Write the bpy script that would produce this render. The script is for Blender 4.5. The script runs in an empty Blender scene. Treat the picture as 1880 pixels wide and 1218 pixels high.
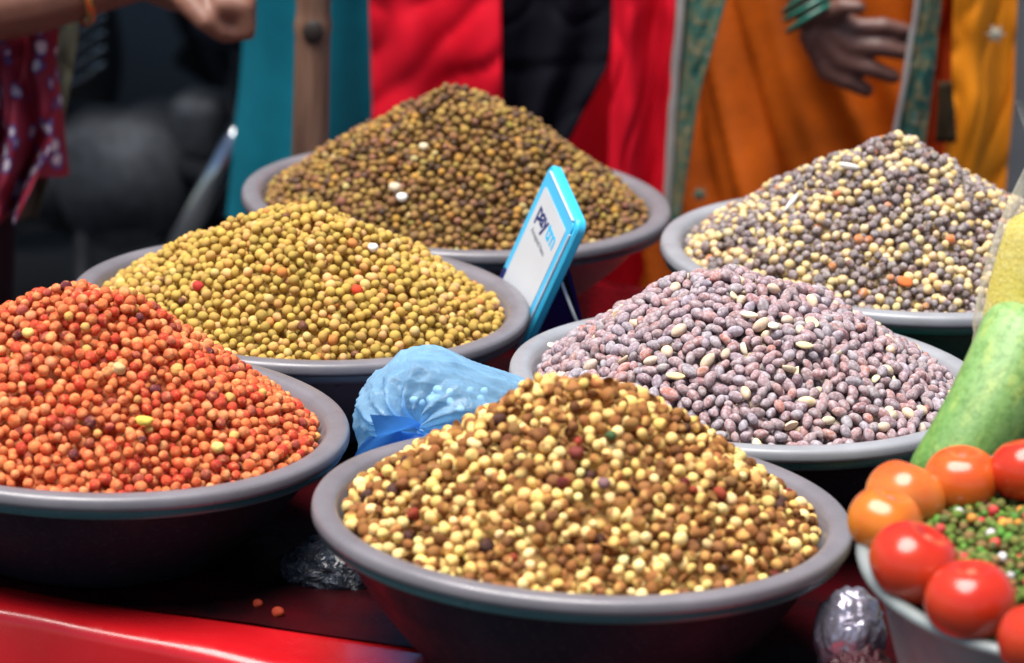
import bpy, bmesh, math, random
import numpy as np
from mathutils import Vector, Matrix, Quaternion, noise as mnoise

random.seed(7)
rng = np.random.default_rng(7)
S = bpy.context.scene
COL = S.collection
R = math.radians
PI = math.pi

# ------------------------------------------------------------------ camera
ZR = 0.75                      # height of the tub rims above the street
F_PX, PITCH, ROLL = 8000.0, 0.28783, 0.052715
CAM = np.array([0.0, 0.0, 1.0789 + ZR])
_cp, _sp, _cr, _sr = math.cos(PITCH), math.sin(PITCH), math.cos(ROLL), math.sin(ROLL)
FWD = np.array([0, _cp, -_sp]); _r = np.array([1.0, 0, 0]); _u = np.array([0, _sp, _cp])
RT = _cr * _r + _sr * _u
UP = -_sr * _r + _cr * _u
cam_data = bpy.data.cameras.new('camera')
cam = bpy.data.objects.new('camera', cam_data); COL.objects.link(cam)
cam.matrix_world = Matrix(((RT[0], UP[0], -FWD[0], CAM[0]), (RT[1], UP[1], -FWD[1], CAM[1]),
                           (RT[2], UP[2], -FWD[2], CAM[2]), (0, 0, 0, 1)))
cam_data.sensor_width = 36.0
cam_data.lens = F_PX * 36.0 / 1880.0
cam_data.clip_end = 400.0
cam_data.dof.use_dof = True
cam_data.dof.focus_distance = 3.64
cam_data.dof.aperture_fstop = 5.8
S.camera = cam

# ------------------------------------------------------------------ light
SUN_EL, SUN_AZ = R(74), R(-125)          # azimuth from +Y (behind the stall)
w = bpy.data.worlds.new('World'); S.world = w; w.use_nodes = True
nt = w.node_tree
bg = nt.nodes['Background']
sky = nt.nodes.new('ShaderNodeTexSky'); sky.sky_type = 'NISHITA'; sky.sun_disc = False
sky.sun_elevation = SUN_EL; sky.sun_rotation = SUN_AZ
sky.air_density = 1.0; sky.dust_density = 0.6; sky.ozone_density = 1.0
nt.links.new(sky.outputs[0], bg.inputs[0]); bg.inputs[1].default_value = 0.06
sd = bpy.data.lights.new('sun', 'SUN'); sd.energy = 4.9; sd.angle = R(48); sd.color = (1.0, 0.96, 0.90)
sun = bpy.data.objects.new('sun', sd); COL.objects.link(sun)
_sv = Vector((math.sin(SUN_AZ) * math.cos(SUN_EL), math.cos(SUN_AZ) * math.cos(SUN_EL), math.sin(SUN_EL)))
sun.rotation_euler = _sv.to_track_quat('Z', 'Y').to_euler()
S.view_settings.view_transform = 'Standard'; S.view_settings.look = 'None'
S.view_settings.exposure = 0.68; S.view_settings.gamma = 1.0
S.view_settings.use_curve_mapping = False
S.cycles.use_denoising = True
S.cycles.max_bounces = 8; S.cycles.transparent_max_bounces = 16
S.cycles.sample_clamp_indirect = 6.0


def at(x, y, Y):
    """the place seen at photo pixel (x, y) at the distance Y"""
    d = FWD + RT * (x - 940) / F_PX - UP * (y - 609) / F_PX
    return Vector((CAM + d * (Y / d[1])).tolist())


def proj(P):
    d = np.asarray(P) - CAM
    z = d @ FWD
    return 940 + F_PX * (d @ RT) / z, 609 - F_PX * (d @ UP) / z


# ------------------------------------------------------------------ materials
class NT:
    def __init__(self, name):
        self.m = bpy.data.materials.new(name); self.m.use_nodes = True
        self.t = self.m.node_tree; self.b = self.t.nodes['Principled BSDF']
        self.out = self.t.nodes['Material Output']

    def n(self, kind, **kw):
        x = self.t.nodes.new(kind)
        for k, v in kw.items():
            if k.startswith('i_'):
                x.inputs[k[2:].replace('_', ' ')].default_value = v
            else:
                setattr(x, k, v)
        return x

    def l(self, a, b): self.t.links.new(a, b)

    def coord(self, which='Object'):
        return self.n('ShaderNodeTexCoord').outputs[which]

    def noise(self, scale, detail=3.0, rough=0.55, co=None, dist=0.0):
        x = self.n('ShaderNodeTexNoise'); x.inputs['Scale'].default_value = scale
        x.inputs['Detail'].default_value = detail; x.inputs['Roughness'].default_value = rough
        x.inputs['Distortion'].default_value = dist
        self.l(co if co is not None else self.coord(), x.inputs['Vector'])
        return x.outputs['Fac']

    def ramp(self, fac, stops):
        x = self.n('ShaderNodeValToRGB'); e = x.color_ramp.elements
        while len(e) < len(stops): e.new(0.5)
        for el, (p, c) in zip(e, stops):
            el.position = p; el.color = (*c, 1) if len(c) == 3 else c
        self.l(fac, x.inputs[0]); return x.outputs[0]

    def mix(self, fac, a, b, mode='MIX'):
        x = self.n('ShaderNodeMix', data_type='RGBA', blend_type=mode)
        for sock, v in ((x.inputs[0], fac), (x.inputs[6], a), (x.inputs[7], b)):
            if hasattr(v, 'is_linked') or hasattr(v, 'links'):
                self.l(v, sock)
            elif isinstance(v, (tuple, list)):
                sock.default_value = (*v, 1) if len(v) == 3 else v
            else:
                sock.default_value = v
        return x.outputs[2]

    def mapr(self, fac, a, b, c=0.0, d=1.0):
        x = self.n('ShaderNodeMapRange'); self.l(fac, x.inputs[0])
        for i, v in enumerate((a, b, c, d)): x.inputs[1 + i].default_value = v
        return x.outputs[0]

    def bump(self, h, strength=0.3, dist=0.001):
        x = self.n('ShaderNodeBump'); x.inputs['Strength'].default_value = strength
        x.inputs['Distance'].default_value = dist
        self.l(h, x.inputs['Height']); self.l(x.outputs[0], self.b.inputs['Normal'])

    def base(self, c):
        if isinstance(c, (tuple, list)): self.b.inputs['Base Color'].default_value = (*c, 1)
        else: self.l(c, self.b.inputs['Base Color'])

    def set(self, **kw):
        for k, v in kw.items(): self.b.inputs[k.replace('_', ' ')].default_value = v
        return self


def simple(name, c, rough=0.6, var=0.12, scale=40, metal=0.0, bump=0.0, **kw):
    k = NT(name); nz = k.noise(scale, 5)
    lo = tuple(max(0, v * (1 - var)) for v in c); hi = tuple(min(1, v * (1 + var)) for v in c)
    k.base(k.ramp(nz, [(0.3, lo), (0.7, hi)]))
    k.set(Roughness=rough, Metallic=metal, **kw)
    if bump: k.bump(k.noise(scale * 3, 4), bump, 0.002)
    return k.m


def plastic(name, c, rough=0.32, spec=0.65):
    """tub plastic: dusty film, streaks and fine scratches"""
    k = NT(name)
    big = k.noise(14, 5, 0.6); fine = k.noise(260, 3, 0.6)
    lo = tuple(v * 0.82 for v in c); hi = tuple(min(1, v * 1.12) for v in c)
    col = k.ramp(big, [(0.3, lo), (0.7, hi)])
    dust = tuple(min(1, v * 0.8 + 0.07) for v in c)
    col = k.mix(k.mapr(fine, 0.56, 0.80, 0, 0.45), col, dust)
    dark = k.noise(75, 6, 0.75)
    col = k.mix(k.mapr(dark, 0.66, 0.74, 0, 0.5), col, tuple(v * 0.35 for v in c))
    k.base(col)
    k.l(k.mapr(k.noise(35, 5, 0.6), 0.3, 0.7, rough - 0.08, rough + 0.14), k.b.inputs['Roughness']); k.b.inputs['Specular IOR Level'].default_value = spec
    mp = k.n('ShaderNodeMapping'); mp.inputs['Scale'].default_value = (30, 260, 260); mp.inputs['Rotation'].default_value = (0.3, 0.2, 0.7); k.l(k.coord(), mp.inputs[0])
    k.bump(k.noise(1.0, 4, 0.7, mp.outputs[0]), 0.16, 0.0006)
    return k.m


M = {}
M['tub_mauve'] = plastic('tub_mauve', (0.172, 0.158, 0.176))
M['tub_grey'] = plastic('tub_grey', (0.172, 0.160, 0.178))
M['tub_pale'] = plastic('tub_pale', (0.29, 0.295, 0.32))
M['tub_teal'] = plastic('tub_teal', (0.030, 0.105, 0.110))
M['tub_green'] = plastic('tub_green', (0.012, 0.115, 0.072))
M['tub_navy'] = plastic('tub_navy', (0.015, 0.015, 0.025), 0.5, 0.12)


# ------------------------------------------------------------------ mesh helpers
def mesh_from(name, V, Fc, mat=None, smooth=True, col=None):
    me = bpy.data.meshes.new(name)
    V = np.asarray(V, dtype=np.float32)
    if isinstance(Fc, np.ndarray):
        n, k = Fc.shape
        me.vertices.add(len(V)); me.vertices.foreach_set('co', V.ravel())
        me.loops.add(n * k); me.loops.foreach_set('vertex_index', Fc.astype(np.int32).ravel())
        me.polygons.add(n)
        me.polygons.foreach_set('loop_start', np.arange(0, n * k, k, dtype=np.int32))
        me.update(calc_edges=True)
    else:
        me.from_pydata(V.tolist(), [], Fc); me.update()
    me.polygons.foreach_set('use_smooth', np.full(len(me.polygons), smooth))
    if col is not None:
        a = me.color_attributes.new('col', 'FLOAT_COLOR', 'POINT')
        c4 = np.ones((len(V), 4), np.float32); c4[:, :3] = col
        a.data.foreach_set('color', c4.ravel())
    if mat: me.materials.append(mat)
    return me


def link(name, me, parent=None, loc=None):
    o = bpy.data.objects.new(name, me); COL.objects.link(o)
    if parent is not None: o.parent = parent
    if loc is not None: o.location = loc
    return o


def tag(o, label, cat, group=None, kind=None):
    o['label'] = label
    if cat: o['category'] = cat
    if group: o['group'] = group
    if kind: o['kind'] = kind
    return o


def empty(name, loc=(0, 0, 0), rot=None):
    o = bpy.data.objects.new(name, None); COL.objects.link(o); o.location = loc
    o.empty_display_size = 0.05
    if rot: o.rotation_euler = rot
    return o


def lathe(prof, n=96, wob=None):
    V, Fc = [], []
    m = len(prof)
    for i in range(n):
        a = 2 * PI * i / n
        for (r, z) in prof:
            k = 1.0 + (wob(a, z) if wob else 0)
            V.append((r * k * math.cos(a), r * k * math.sin(a), z))
    for i in range(n):
        j = (i + 1) % n
        for q in range(m - 1):
            Fc.append((i * m + q, j * m + q, j * m + q + 1, i * m + q + 1))
    return V, Fc


def sweep(pts, rad, n=12, cap=True):
    """tapered tube through points"""
    pts = [Vector(p) for p in pts]
    V, Fc = [], []
    ref = Vector((0.31, 0.2, 0.93)).normalized()
    for i, p in enumerate(pts):
        t = (pts[min(i + 1, len(pts) - 1)] - pts[max(i - 1, 0)]).normalized()
        a = t.cross(ref)
        if a.length < 1e-3: a = t.cross(Vector((1, 0, 0)))
        a.normalize(); b = t.cross(a)
        r = rad[i] if hasattr(rad, '__len__') else rad
        for k in range(n):
            th = 2 * PI * k / n
            V.append(p + (a * math.cos(th) + b * math.sin(th)) * r)
    for i in range(len(pts) - 1):
        for k in range(n):
            q = (k + 1) % n
            Fc.append((i * n + k, i * n + q, (i + 1) * n + q, (i + 1) * n + k))
    if cap:
        Fc.append(tuple(reversed(range(n)))); Fc.append(tuple((len(pts) - 1) * n + k for k in range(n)))
    return [tuple(v) for v in V], Fc


def box(cx, cy, cz, sx, sy, sz, bev=0.0):
    bm = bmesh.new(); bmesh.ops.create_cube(bm, size=1)
    for v in bm.verts: v.co = Vector((cx + v.co.x * sx, cy + v.co.y * sy, cz + v.co.z * sz))
    if bev: bmesh.ops.bevel(bm, geom=bm.edges[:], offset=bev, segments=3, affect='EDGES', profile=0.6)
    V = [tuple(v.co) for v in bm.verts]; bm.verts.index_update()
    Fc = [tuple(v.index for v in f.verts) for f in bm.faces]; bm.free()
    return V, Fc


def merge(*parts):
    V, Fc = [], []
    for v, f in parts:
        o = len(V); V += list(v); Fc += [tuple(i + o for i in q) for q in f]
    return V, Fc


def part(name, vf, mat, parent, smooth=True, label=None):
    o = link(name, mesh_from(name, vf[0], vf[1], mat, smooth), parent)
    if label: o['label'] = label
    return o


def ico(sub):
    bm = bmesh.new(); bmesh.ops.create_icosphere(bm, subdivisions=sub, radius=1.0)
    bm.verts.index_update()
    V = np.array([v.co for v in bm.verts]); Fc = np.array([[v.index for v in f.verts] for f in bm.faces])
    bm.free(); return V, Fc


def lownoise(V, seed, freq=1.6, n=7):
    g = np.random.default_rng(seed); o = np.zeros(len(V))
    for i in range(n):
        d = g.normal(size=3); d *= freq * g.uniform(0.6, 1.7) / np.linalg.norm(d)
        o += np.sin(V @ d + g.uniform(0, 6.28))
    return o / math.sqrt(n)


# ------------------------------------------------------------------ street and table
def ground_mat():
    k = NT('asphalt')
    a = k.noise(1.2, 6, 0.6); b = k.noise(30, 6, 0.7)
    c = k.ramp(a, [(0.3, (0.010, 0.011, 0.014)), (0.7, (0.026, 0.028, 0.033))])
    c = k.mix(k.mapr(b, 0.5, 0.75, 0, 0.4), c, (0.05, 0.05, 0.055))
    k.base(c); k.set(Roughness=0.85); k.bump(b, 0.5, 0.01); return k.m


def grid(nx, ny, fn):
    V = [fn(i / nx, j / ny) for j in range(ny + 1) for i in range(nx + 1)]
    Fc = [(j * (nx + 1) + i, j * (nx + 1) + i + 1, (j + 1) * (nx + 1) + i + 1, (j + 1) * (nx + 1) + i) for j in range(ny) for i in range(nx)]
    return V, Fc


g = link('ground', mesh_from('ground', *grid(40, 40, lambda u, v: (-150 + 300 * u, -150 + 300 * v, 0.0)), ground_mat()))
g['kind'] = 'structure'

ZT = ZR - 0.12                  # table top


def cloth_mat():
    k = NT('red_vinyl')
    a = k.noise(9, 4, 0.5)
    k.base(k.ramp(a, [(0.3, (0.42, 0.006, 0.010)), (0.7, (0.56, 0.010, 0.015))]))
    k.l(k.mapr(k.noise(60, 5, 0.6), 0.3, 0.75, 0.16, 0.34), k.b.inputs['Roughness'])
    k.bump(k.noise(22, 4, 0.5), 0.12, 0.004)
    k.set(Coat_Weight=0.4, Coat_Roughness=0.12); return k.m


M['red_vinyl'] = cloth_mat()
TN = Vector((0.47, 0.883, 0)).normalized()      # away from the front of the stall
TT = Vector((TN.y, -TN.x, 0))                   # along the stall, to the right


def stall_table():
    root = tag(empty('stall_table', (0.2, 3.5, 0)), 'stall table covered with glossy red plastic sheet under the tubs', 'table')
    root_inv = Matrix.Translation((-0.2, -3.5, 0))
    # front edge seen at the lower left, bending a little further along
    fe = [(-1.05, 3.475), (-0.60, 3.290), (-0.395, 3.213), (-0.23, 3.148), (-0.07, 3.070), (0.10, 2.975), (0.30, 2.865), (0.55, 2.735), (0.95, 2.525)]
    xs = np.linspace(0, 1, 90)
    fx = np.interp(xs * (len(fe) - 1), range(len(fe)), [p[0] for p in fe])
    fy = np.interp(xs * (len(fe) - 1), range(len(fe)), [p[1] for p in fe])
    ker = np.hanning(15); ker /= ker.sum()
    fy2 = np.convolve(np.pad(fy, 7, mode='edge'), ker, 'valid'); fy = fy2
    fx = np.convolve(np.pad(fx, 7, mode='reflect', reflect_type='odd'), ker, 'valid')
    t0 = -2.20
    V, Fc = [], []
    # section across the table: back skirt, top, rounded front edge, front skirt
    for i in range(90):
        f = Vector((fx[i], fy[i], 0))
        n = f.dot(TN); depth = 3.80 - n
        sec = [(depth + 0.012, -0.45), (depth + 0.010, -0.06), (depth + 0.004, -0.008), (depth - 0.006, 0.0)]
        for s in np.linspace(depth - 0.03, 0.03, 14): sec.append((s, 0.0))
        for a in np.linspace(0.1, PI / 2, 7):
            sec.append((0.014 - 0.014 * math.sin(a) , -0.014 + 0.014 * math.cos(a)))
        for s in np.linspace(0.02, 0.56, 10): sec.append((-0.004 - 0.004 * math.sin(i * 0.9 + s * 3) * s - 0.002 * math.sin(i * .37), -0.014 - s))
        for (d, z) in sec:
            wz = 0.0012 * mnoise.noise(Vector((f.x * 9, d * 9 + f.y * 9, 0.3))) if z > -0.002 and d > .015 else 0
            wz += 0.0016 * mnoise.noise(Vector((f.x * 14, f.y * 14, 4.3))) if d <= 0.015 else 0
            p = f + TN * d
            V.append((p.x, p.y, ZT + z + wz))
    m = len(V) // 90
    for i in range(89):
        for q in range(m - 1): Fc.append((i * m + q, i * m + q + 1, (i + 1) * m + q + 1, (i + 1) * m + q))
    me = mesh_from('table_sheet', V, Fc, M['red_vinyl'])
    # trim to the left end of the table
    bm = bmesh.new(); bm.from_mesh(me)
    bmesh.ops.bisect_plane(bm, geom=bm.verts[:] + bm.edges[:] + bm.faces[:], plane_co=TT * t0, plane_no=-TT, clear_outer=True)
    bm.transform(root_inv); bm.to_mesh(me); bm.free()
    link('table_sheet', me, root)
    # added dark layer on the red sheet, painting the shade between the tubs
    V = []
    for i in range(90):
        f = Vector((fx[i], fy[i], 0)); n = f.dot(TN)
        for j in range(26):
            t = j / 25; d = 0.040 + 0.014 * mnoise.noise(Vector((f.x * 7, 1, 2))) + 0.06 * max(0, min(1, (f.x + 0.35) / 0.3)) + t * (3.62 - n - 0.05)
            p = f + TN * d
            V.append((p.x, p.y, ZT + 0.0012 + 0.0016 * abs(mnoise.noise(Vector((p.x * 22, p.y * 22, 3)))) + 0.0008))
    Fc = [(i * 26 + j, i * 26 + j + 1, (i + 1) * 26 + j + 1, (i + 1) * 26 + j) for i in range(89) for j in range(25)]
    kb = NT('shade_maroon'); kb.base(kb.ramp(kb.noise(12, 4), [(0.35, (0.006, 0.003, 0.004)), (0.7, (0.045, 0.002, 0.004))])); kb.set(Roughness=0.42); kb.b.inputs['Specular IOR Level'].default_value = 0.06; kb.bump(kb.noise(40, 4, 0.6, dist=1), 0.5, 0.004)
    bs = mesh_from('shade_sheet', V, Fc, kb.m)
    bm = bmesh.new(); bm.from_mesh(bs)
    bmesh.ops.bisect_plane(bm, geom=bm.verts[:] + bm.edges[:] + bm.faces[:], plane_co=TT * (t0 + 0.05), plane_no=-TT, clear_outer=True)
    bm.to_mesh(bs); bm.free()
    tag(link('shade_sheet', bs), 'dark maroon layer added for the shade on the table under the tubs', 'plastic sheet')
    wood = simple('table_wood', (0.16, 0.10, 0.06), 0.7)
    for (t, n) in ((-2.12, 2.86), (-2.12, 3.70), (-0.95, 2.86), (-0.95, 3.70)):
        p = TT * t + TN * n
        V, Fc = box(p.x - 0.2, p.y - 3.5, (ZT - 0.03) / 2, 0.05, 0.05, ZT - 0.03, 0.004)
        part('leg', (V, Fc), wood, root, False)
    # left hem of the sheet
    a = TT * t0 + TN * 2.78; b = TT * t0 + TN * 3.80
    V, Fc = grid(30, 6, lambda u, v: tuple((root_inv @ (a.lerp(b, u) + Vector((-0.003 - .004 * math.sin(u * 40) * v, 0, ZT - 0.004 - 0.4 * v)))).to_tuple()))
    part('side_skirt', (V, Fc), M['red_vinyl'], root)


stall_table()

# ------------------------------------------------------------------ tubs
TUBS = dict(
    F=(0.0609, 3.1596, 0.0093, 0.2071), Y=(-0.1909, 3.7612, -0.0087, 0.2072), B=(-0.0614, 4.1637, -0.0133, 0.2126),
    G=(0.3548, 3.9523, 0.0117, 0.2200), P=(0.2045, 3.5495, 0.0044, 0.2054), R=(-0.3353, 3.3691, -0.0049, 0.2077))
STEP = 0.0080
TUBS = {k: (x, y, z - 0.0035, r) for k, (x, y, z, r) in TUBS.items()}


def tub_profiles(Rr, H, rb, lw):
    th = 0.0022
    wall_out = [(0.0, -H), (rb - 0.006, -H), (rb, -H + 0.005)]
    for s in np.linspace(0.1, 1, 9):
        bul = 0.006 * math.sin(s * PI)
        wall_out.append((rb + (Rr - lw - rb) * s + bul, -H + 0.005 + (H - 0.016) * s))
    lip_under = [(Rr - lw + 0.0015, -0.0065), (Rr - lw + 0.0045, -0.0042), (Rr - 0.0070, -0.0035), (Rr - 0.0035, -0.0050), (Rr - 0.0030, -0.0104)]
    lip = [(Rr - 0.0016, -0.0114), (Rr - 0.0002, -0.0106), (Rr, -0.0080), (Rr - 0.0004, -0.0040), (Rr - 0.0016, -0.0017), (Rr - 0.0042, -0.0004),
           (Rr - lw * 0.54, 0.0), (Rr - lw * 0.756, -0.0006), (Rr - lw * 0.90, -0.0026), (Rr - lw * 0.995, -0.0065)]
    inner = [(r - th, z) for (r, z) in reversed(wall_out[3:])] + [(rb - th, -H + 0.006), (rb - 0.008, -H + th), (0.0, -H + th)]
    return wall_out + lip_under[:1], lip_under + lip + [inner[0]], inner


def make_tub(cx, cy, zr, Rr, mat_bowl, mat_rim, label, zb, lw=0.0205):
    H = zr + ZR - zb
    root = tag(empty('plastic_tub', (cx, cy, zr + ZR)), label, 'tub', 'tubs on the stall')
    out, rim, inn = tub_profiles(Rr, H, 0.118 if H < 0.12 else 0.112, lw)
    a = random.uniform(0, 6)
    wob = lambda t, z: 0.0022 * math.sin(2 * t + a) + 0.0010 * math.sin(5 * t + a)
    part('bowl', merge(lathe(out, 112, wob), lathe(inn, 112, wob)), mat_bowl, root)
    part('rim', lathe(rim, 112, wob), mat_rim, root)
    return root


TUB_INFO = dict(
    F=('tub_mauve', 'mauve grey tub heaped with brown and cream roasted chickpeas', 'tub_teal', 'dark teal tub nested under the roasted chickpea tub', 'tub_navy'),
    Y=('tub_grey', 'grey tub heaped with mustard yellow peas', 'tub_grey', 'grey tub nested under the yellow pea tub', 'tub_grey'),
    B=('tub_grey', 'grey tub heaped with small olive brown peas behind the payment stand', 'tub_grey', 'grey tub nested under the olive brown pea tub', 'tub_pale'),
    G=('tub_pale', 'pale grey tub heaped with mixed grey and yellow chickpeas', 'tub_green', 'green tub nested under the grey and yellow chickpea tub', 'tub_green'),
    P=('tub_pale', 'pale grey tub heaped with dusty pink peanuts', 'tub_teal', 'dark teal tub nested under the peanut tub', 'tub_navy'),
    R=('tub_mauve', 'mauve grey tub heaped with orange red coated peas', 'tub_teal', 'teal tub nested under the orange red pea tub', 'tub_navy'))
for k, (cx, cy, zr, Rr) in TUBS.items():
    mr, lab, ml, lab2, mb = TUB_INFO[k]
    make_tub(cx, cy, zr, Rr, M[mr], M[mr], lab, ZT + 0.0055 + STEP)
    make_tub(cx, cy, zr - STEP, Rr - 0.0040, M[mb], M[ml], lab2, ZT + 0.0036, 0.0140)


# ------------------------------------------------------------------ heaps of peas and nuts
class Heap:
    """a heap's surface: height above its own frame at (x, y)"""
    def __init__(self, cx, cy, zc, rc, zb, za, ax=0.0, ay=0.0, e=0.16, p=1.0, seed=0, mat=None):
        self.c = (cx, cy); self.rc = rc; self.zb = zb; self.za = za; self.a = (ax, ay); self.e = e; self.p = p; self.seed = seed; self.zc = zc

    def h(self, x, y):
        x = np.asarray(x, float); y = np.asarray(y, float)
        r = np.hypot(x, y) / self.rc
        k = np.clip(1 - r, 0, 1)
        xx = x - self.a[0] * k; yy = y - self.a[1] * k
        s = np.hypot(xx, yy) / self.rc
        e = self.e
        f = (np.sqrt(1 + e * e) - np.sqrt(s * s + e * e)) / (np.sqrt(1 + e * e) - e)
        f = np.sign(f) * np.abs(f) ** self.p
        n = 0.0058 * (np.sin(x * 55 + self.seed) * np.cos(y * 47 + 2 * self.seed) + 0.7 * np.sin(x * 97 - y * 71 + self.seed)) * np.clip(1.15 - r, 0, 1)
        return self.zb + (self.za - self.zb) * f + n


HEAPS = {}


def pts_shell(H, d, depth, mind, attempts, g, rmax):
    """random dense packing in a shell below the heap's surface, topmost first"""
    cell = mind
    gridd = {}
    P, L = [], []
    lv = [(0.0, int(attempts * 0.7)), (0.28, int(attempts * 0.7)), (0.60, int(attempts * 0.7)), (1.00, int(attempts * 0.6)), (1.45, int(attempts * 0.5))]
    for f, n in lv:
        rr = rmax * np.sqrt(g.random(n)); th = g.random(n) * 2 * PI
        x = rr * np.cos(th); y = rr * np.sin(th)
        dz = f * d * (depth / 0.75) + g.uniform(-0.16, 0.16, n) * d
        z = H.h(x, y) - dz * 1.1 - 0.42 * d
        keep = np.hypot(x, y) < rmax - 0.85 * np.clip(-0.012 - z, 0, 1)
        x, y, z = x[keep], y[keep], z[keep]; n = len(x)
        for i in range(n):
            p = (x[i], y[i], z[i])
            cx, cy, cz = int(p[0] // cell), int(p[1] // cell), int(p[2] // cell)
            ok = True
            for a in (cx - 1, cx, cx + 1):
                for b in (cy - 1, cy, cy + 1):
                    for c in (cz - 1, cz, cz + 1):
                        for q in gridd.get((a, b, c), ()):
                            if (q[0] - p[0]) ** 2 + (q[1] - p[1]) ** 2 + (q[2] - p[2]) ** 2 < mind * mind:
                                ok = False; break
                        if not ok: break
                    if not ok: break
                if not ok: break
            if ok:
                gridd.setdefault((cx, cy, cz), []).append(p); P.append(p); L.append(f)
    return np.array(P), np.array(L)


def rand_rot(n, g, normals=None, flat=0.0):
    q = g.normal(size=(n, 4)); q /= np.linalg.norm(q, axis=1)[:, None]
    w_, x, y, z = q.T
    Rm = np.stack([1 - 2 * (y * y + z * z), 2 * (x * y - z * w_), 2 * (x * z + y * w_),
                   2 * (x * y + z * w_), 1 - 2 * (x * x + z * z), 2 * (y * z - x * w_),
                   2 * (x * z - y * w_), 2 * (y * z + x * w_), 1 - 2 * (x * x + y * y)], -1).reshape(n, 3, 3)
    if flat and normals is not None:
        X = Rm[:, :, 0].copy()
        X -= normals * (np.sum(X * normals, 1) * flat)[:, None]; X /= np.linalg.norm(X, axis=1)[:, None]
        Y = Rm[:, :, 1]; Y = Y - X * np.sum(X * Y, 1)[:, None]; Y /= np.linalg.norm(Y, axis=1)[:, None]
        Z = np.cross(X, Y); Rm = np.stack([X, Y, Z], -1)
    return Rm


OCC_SPHERES = []


def visible(W, key):
    """which world points the camera sees past the other heaps, tubs and goods"""
    px, py = proj(W)
    ok = (px > 4) & (px < 1876) & (py > 4) & (py < 1214)
    D = CAM - W; D /= np.linalg.norm(D, axis=1)[:, None]
    for t in np.linspace(0.02, 1.3, 60):
        Q = W + D * t
        for k, (cx, cy, zr, Rr) in TUBS.items():
            if t < 0.05 and k == key: continue
            x = Q[:, 0] - cx; y = Q[:, 1] - cy; r = np.hypot(x, y)
            Hh = HEAPS[k]
            top = np.where(r < Hh.rc, Hh.h(x, y) + Hh.zc, -9)
            if k != key:
                top = np.where((r < Rr), np.maximum(top, zr + ZR), top)
                ok &= ~((r < Rr) & (Q[:, 2] < top))
            else:
                ok &= ~((r < Hh.rc * .98) & (Q[:, 2] < top - 0.004))
        for (c, rad) in OCC_SPHERES:
            ok &= np.linalg.norm(Q - np.array(c), axis=1) > rad
    return ok


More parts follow.
